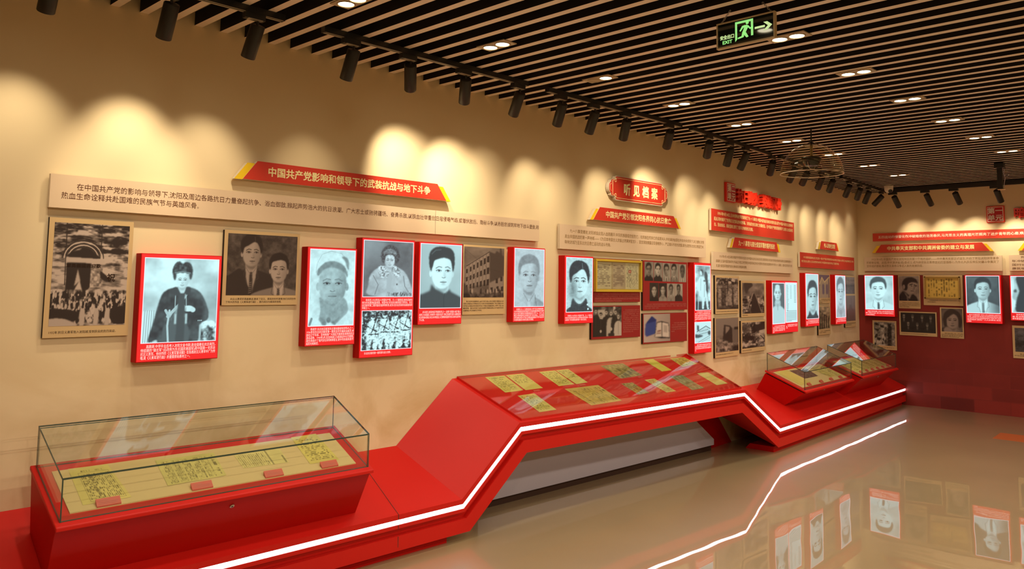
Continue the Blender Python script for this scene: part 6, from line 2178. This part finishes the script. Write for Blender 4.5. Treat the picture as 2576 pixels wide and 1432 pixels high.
for i, chx in enumerate('听见档案'):
    lettering(pq, [chx + '|'], 0.125 + i * 0.1405, 0.125 + i * 0.1405 + 0.095, ph * 0.5 + 0.052, 0.1, 0.110, M_cream_ink, -0.0450, indent=0, bold=0.03, res=2, depth=0.002, name='character')

# ------------------------------------------------------------------ unit badges and raised letters
for key, chars, lb in (('A6', '第二单元', 'small red unit badge left of the raised red letters on the long wall'), ('B1', '第一单元', 'small red unit badge on the end wall')):
    th, W, H, t = base(key, 'unit_badge', lb, 'badge', 'red unit badges')
    M = Mesh()
    M.box(0, W, -t, 0, 0, H)
    M.build('block', M_letter, th, bevel=0.006)
    M = Mesh()
    M.box(0.012, W - 0.012, -t - 0.0012, -t - 0.0002, 0.012, H - 0.012)
    M.build('border', M_white_ink, th)
    M = Mesh()
    M.box(0.020, W - 0.020, -t - 0.0024, -t - 0.0013, 0.020, H - 0.020)
    M.build('face', M_seal, th)
    for i, c_ in enumerate(chars):
        cx, cz = (W * 0.29, W * 0.71)[i % 2], (H * 0.71, H * 0.29)[i // 2]
        s_ = W * 0.36
        lettering(th, [c_ + '|'], cx - s_ / 2 - 0.006, cx + s_ / 2, cz + s_ * 0.52, 0.1, s_ * 1.05, M_white_ink, -t - 0.0030, indent=0, bold=0.03, res=2, name='character')
w, t, x0, x1, z0, z1 = IT['A7']
rl = thing('raised_letters', 'deep bright red raised letters above the red text board', 'lettering', 'C', x0, -0.0004, z0)
hh = z1 - z0
for i, c_ in enumerate('抗日烽火英雄风骨'):
    xx = i * 0.1435 + (0.065 if i > 3 else 0.0)
    lettering(rl, [c_ + '|'], xx - 0.012, xx + 0.132, hh * 1.02, 0.1, hh * 1.12, M_letter, -0.055, indent=0, bold=0.035, res=2, depth=0.054, name='letter')
rl = thing('raised_letters', 'bright red raised letter beside the badge on the end wall', 'lettering', 'B', 1.607, -0.0004, 2.552)
lettering(rl, ['暗|'], -0.012, 0.126, 0.132, 0.1, 0.142, M_letter, -0.045, indent=0, bold=0.035, res=2, depth=0.044, name='letter')

# ------------------------------------------------------------------ papers under the sloping table glass
TP = {'t1': [(0.299, 0.02), (0.494, 0.024), (0.536, 0.214), (0.348, 0.215)], 't2': [(0.51, 0.022), (0.696, 0.024), (0.747, 0.217), (0.558, 0.217)], 't3': [(0.874, 0.024), (1.058, 0.026), (1.111, 0.219), (0.927, 0.219)],
      't4': [(1.069, 0.027), (1.221, 0.026), (1.276, 0.217), (1.132, 0.222)], 't5': [(1.637, 0.027), (1.955, 0.025), (2.022, 0.214), (1.712, 0.223)], 't6': [(2.279, 0.003), (2.428, 0.003), (2.501, 0.196), (2.343, 0.199)],
      't7': [(2.685, 0.026), (2.923, 0.029), (2.994, 0.150), (2.712, 0.171)], 't8': [(0.431, 0.265), (0.61, 0.263), (0.663, 0.47), (0.484, 0.468)], 't9': [(0.953, 0.259), (1.359, 0.264), (1.429, 0.485), (1.049, 0.484)],
      't10': [(1.64, 0.286), (1.79, 0.291), (1.855, 0.448), (1.697, 0.45)], 't11': [(1.976, 0.278), (2.126, 0.279), (2.212, 0.478), (2.068, 0.476)], 't12': [(2.358, 0.276), (2.562, 0.282), (2.637, 0.497), (2.443, 0.497)],
      't13': [(2.8, 0.286), (2.983, 0.29), (3.067, 0.484), (2.87, 0.486)]}
TPK = [('t1', 'rows', (204, 190, 104), 'yellow typed sheet at the upper left of the sloping table'), ('t2', 'rows', (208, 194, 108), 'yellow half-typed sheet, second from the left in the table\'s upper row'), ('t3', 'rows', (204, 190, 104), 'yellow typed sheet, third in the table\'s upper row'),
       ('t4', 'rows', (208, 194, 110), 'narrow yellow sheet with a blank lower half, fourth in the table\'s upper row'), ('t5', 'grey', (176, 160, 98), 'wide grey-brown printed page in the middle of the table\'s upper row'), ('t6', 'blank', (210, 198, 84), 'plain bright yellow envelope-like sheet, sixth in the table\'s upper row'),
       ('t7', 'columns', (196, 180, 92), 'yellow sheet at the upper right end of the sloping table'), ('t8', 'rows', (206, 190, 108), 'yellow letter at the lower left of the sloping table'), ('t9', 'clip', (196, 168, 92), 'large torn newspaper page, biggest sheet on the sloping table'),
       ('t10', 'grey', (186, 160, 88), 'small ochre print right of the torn newspaper page'), ('t11', 'script', (198, 184, 112), 'handwritten slip, third in the table\'s lower row'), ('t12', 'grey', (158, 158, 118), 'greenish grey printed page in the table\'s lower row'), ('t13', 'blank', (208, 192, 116), 'pale yellow sheet at the lower right of the sloping table')]


def quad_sheet(c4, rgb, name, mt):
    h, w = rgb.shape[:2]
    a, b, c, d = [np.array(p) for p in c4]
    s_ = np.linspace(0, 1, w)[None, :, None]
    r_ = np.linspace(0, 1, h)[:, None, None]
    v = (a * (1 - s_) + b * s_) * (1 - r_) + (d * (1 - s_) + c * s_) * r_
    return sheet(None, v, rgb, mt, name)


for i, (k, kind, colr, lb) in enumerate(TPK):
    c4 = [on_table(s_, t_ + 0.004, 0.0018) for s_, t_ in TP[k]]
    wpx = int(34 + 110 * (TP[k][1][0] - TP[k][0][0]))
    rgb = paper(wpx, 44 if k != 't9' else 56, kind, 200 + i, colr, (84, 74, 34))
    if k in ('t2', 't4'):
        rgb[int(rgb.shape[0] * 0.58):] = np.array(lin(*colr))
    o = quad_sheet(c4, rgb, 'document_sheet', P_paper)
    tag(o, lb, 'document', 'papers under the sloping table glass')
for s_, t_, lb in ((0.62, 0.232, 'first'), (1.15, 0.236, 'second'), (1.93, 0.232, 'third')):
    c4 = [tuple(on_table(s_ + a, t_ + b, 0.0016)) for a, b in ((0, 0.004), (0.07, 0.004), (0.074, 0.018), (0.004, 0.018))]
    M = Mesh()
    M.add(c4 + [tuple(Vector(p) + tn * 0.003) for p in c4], [(3, 2, 1, 0), (4, 5, 6, 7), (0, 1, 5, 4), (1, 2, 6, 5), (2, 3, 7, 6), (3, 0, 4, 7)])
    tag(M.build('caption_tag', M_label), 'tiny pale red caption tag below the table\'s upper row, %s from the left' % lb, 'caption tag', 'caption tags on the sloping table')

# ------------------------------------------------------------------ papers in the display cases
CP = [('big', [(1.273, -0.314), (1.438, -0.318), (1.466, -0.548), (1.266, -0.548)], 'boxed', 100, 120, (212, 196, 116), 'cream newspaper page with a boxed text, left in the large case'),
      ('big', [(1.647, -0.340), (1.935, -0.343), (1.924, -0.512), (1.638, -0.517)], 'clip', 130, 80, (206, 194, 118), 'wide cream newspaper clipping, second in the large case'),
      ('big', [(2.024, -0.382), (2.279, -0.381), (2.273, -0.493), (2.026, -0.484)], 'ruled', 100, 46, (212, 198, 128), 'two-leaf cream note ruled on its left side, third in the large case'),
      ('big', [(2.387, -0.311), (2.543, -0.308), (2.552, -0.533), (2.375, -0.531)], 'script', 66, 96, (210, 194, 106), 'handwritten cream letter, right in the large case'),
      ('mid', [(1.70, -0.262), (2.02, -0.268), (2.03, -0.540), (1.70, -0.545)], 'blank', 40, 40, (204, 184, 104), 'plain cream folder sheet, left in the middle case'),
      ('mid', [(2.045, -0.286), (2.52, -0.300), (2.45, -0.461), (2.05, -0.458)], 'grey', 60, 36, (118, 100, 92), 'dark grey-brown photograph print lying in the middle case'),
      ('mid', [(2.60, -0.300), (2.82, -0.300), (2.86, -0.520), (2.66, -0.523)], 'columns', 40, 40, (200, 186, 108), 'cream printed leaf, left of the two right-hand leaves in the middle case'),
      ('mid', [(2.84, -0.300), (3.06, -0.300), (3.07, -0.530), (2.88, -0.530)], 'rows', 40, 40, (204, 190, 116), 'cream leaf farthest right in the middle case')]
for i in range(6):
    u = 3.30 + i * 0.222
    CP.append(('far', [(u, -0.40), (u + 0.19, -0.40), (u + 0.19, -0.630), (u, -0.630)], ('rows', 'columns')[i % 2], 30, 40, (204 - 3 * (i % 3), 186 - 2 * i, 104), 'cream document leaf, %s from the left in the far case' % ORD[i]))
for i, (cs_, pts, kind, wp, hp, colr, lb) in enumerate(CP):
    Z = case_z[cs_]
    c4 = [place(CASES[cs_], u, y, Z(y) + 0.0052 + 0.0003 * (i % 2)) for u, y in pts]
    o = quad_sheet(c4, paper(wp, hp, kind, 300 + i, colr, (62, 50, 34)), 'document_sheet', P_paper)
    tag(o, lb, 'document', 'papers inside the glass cases')
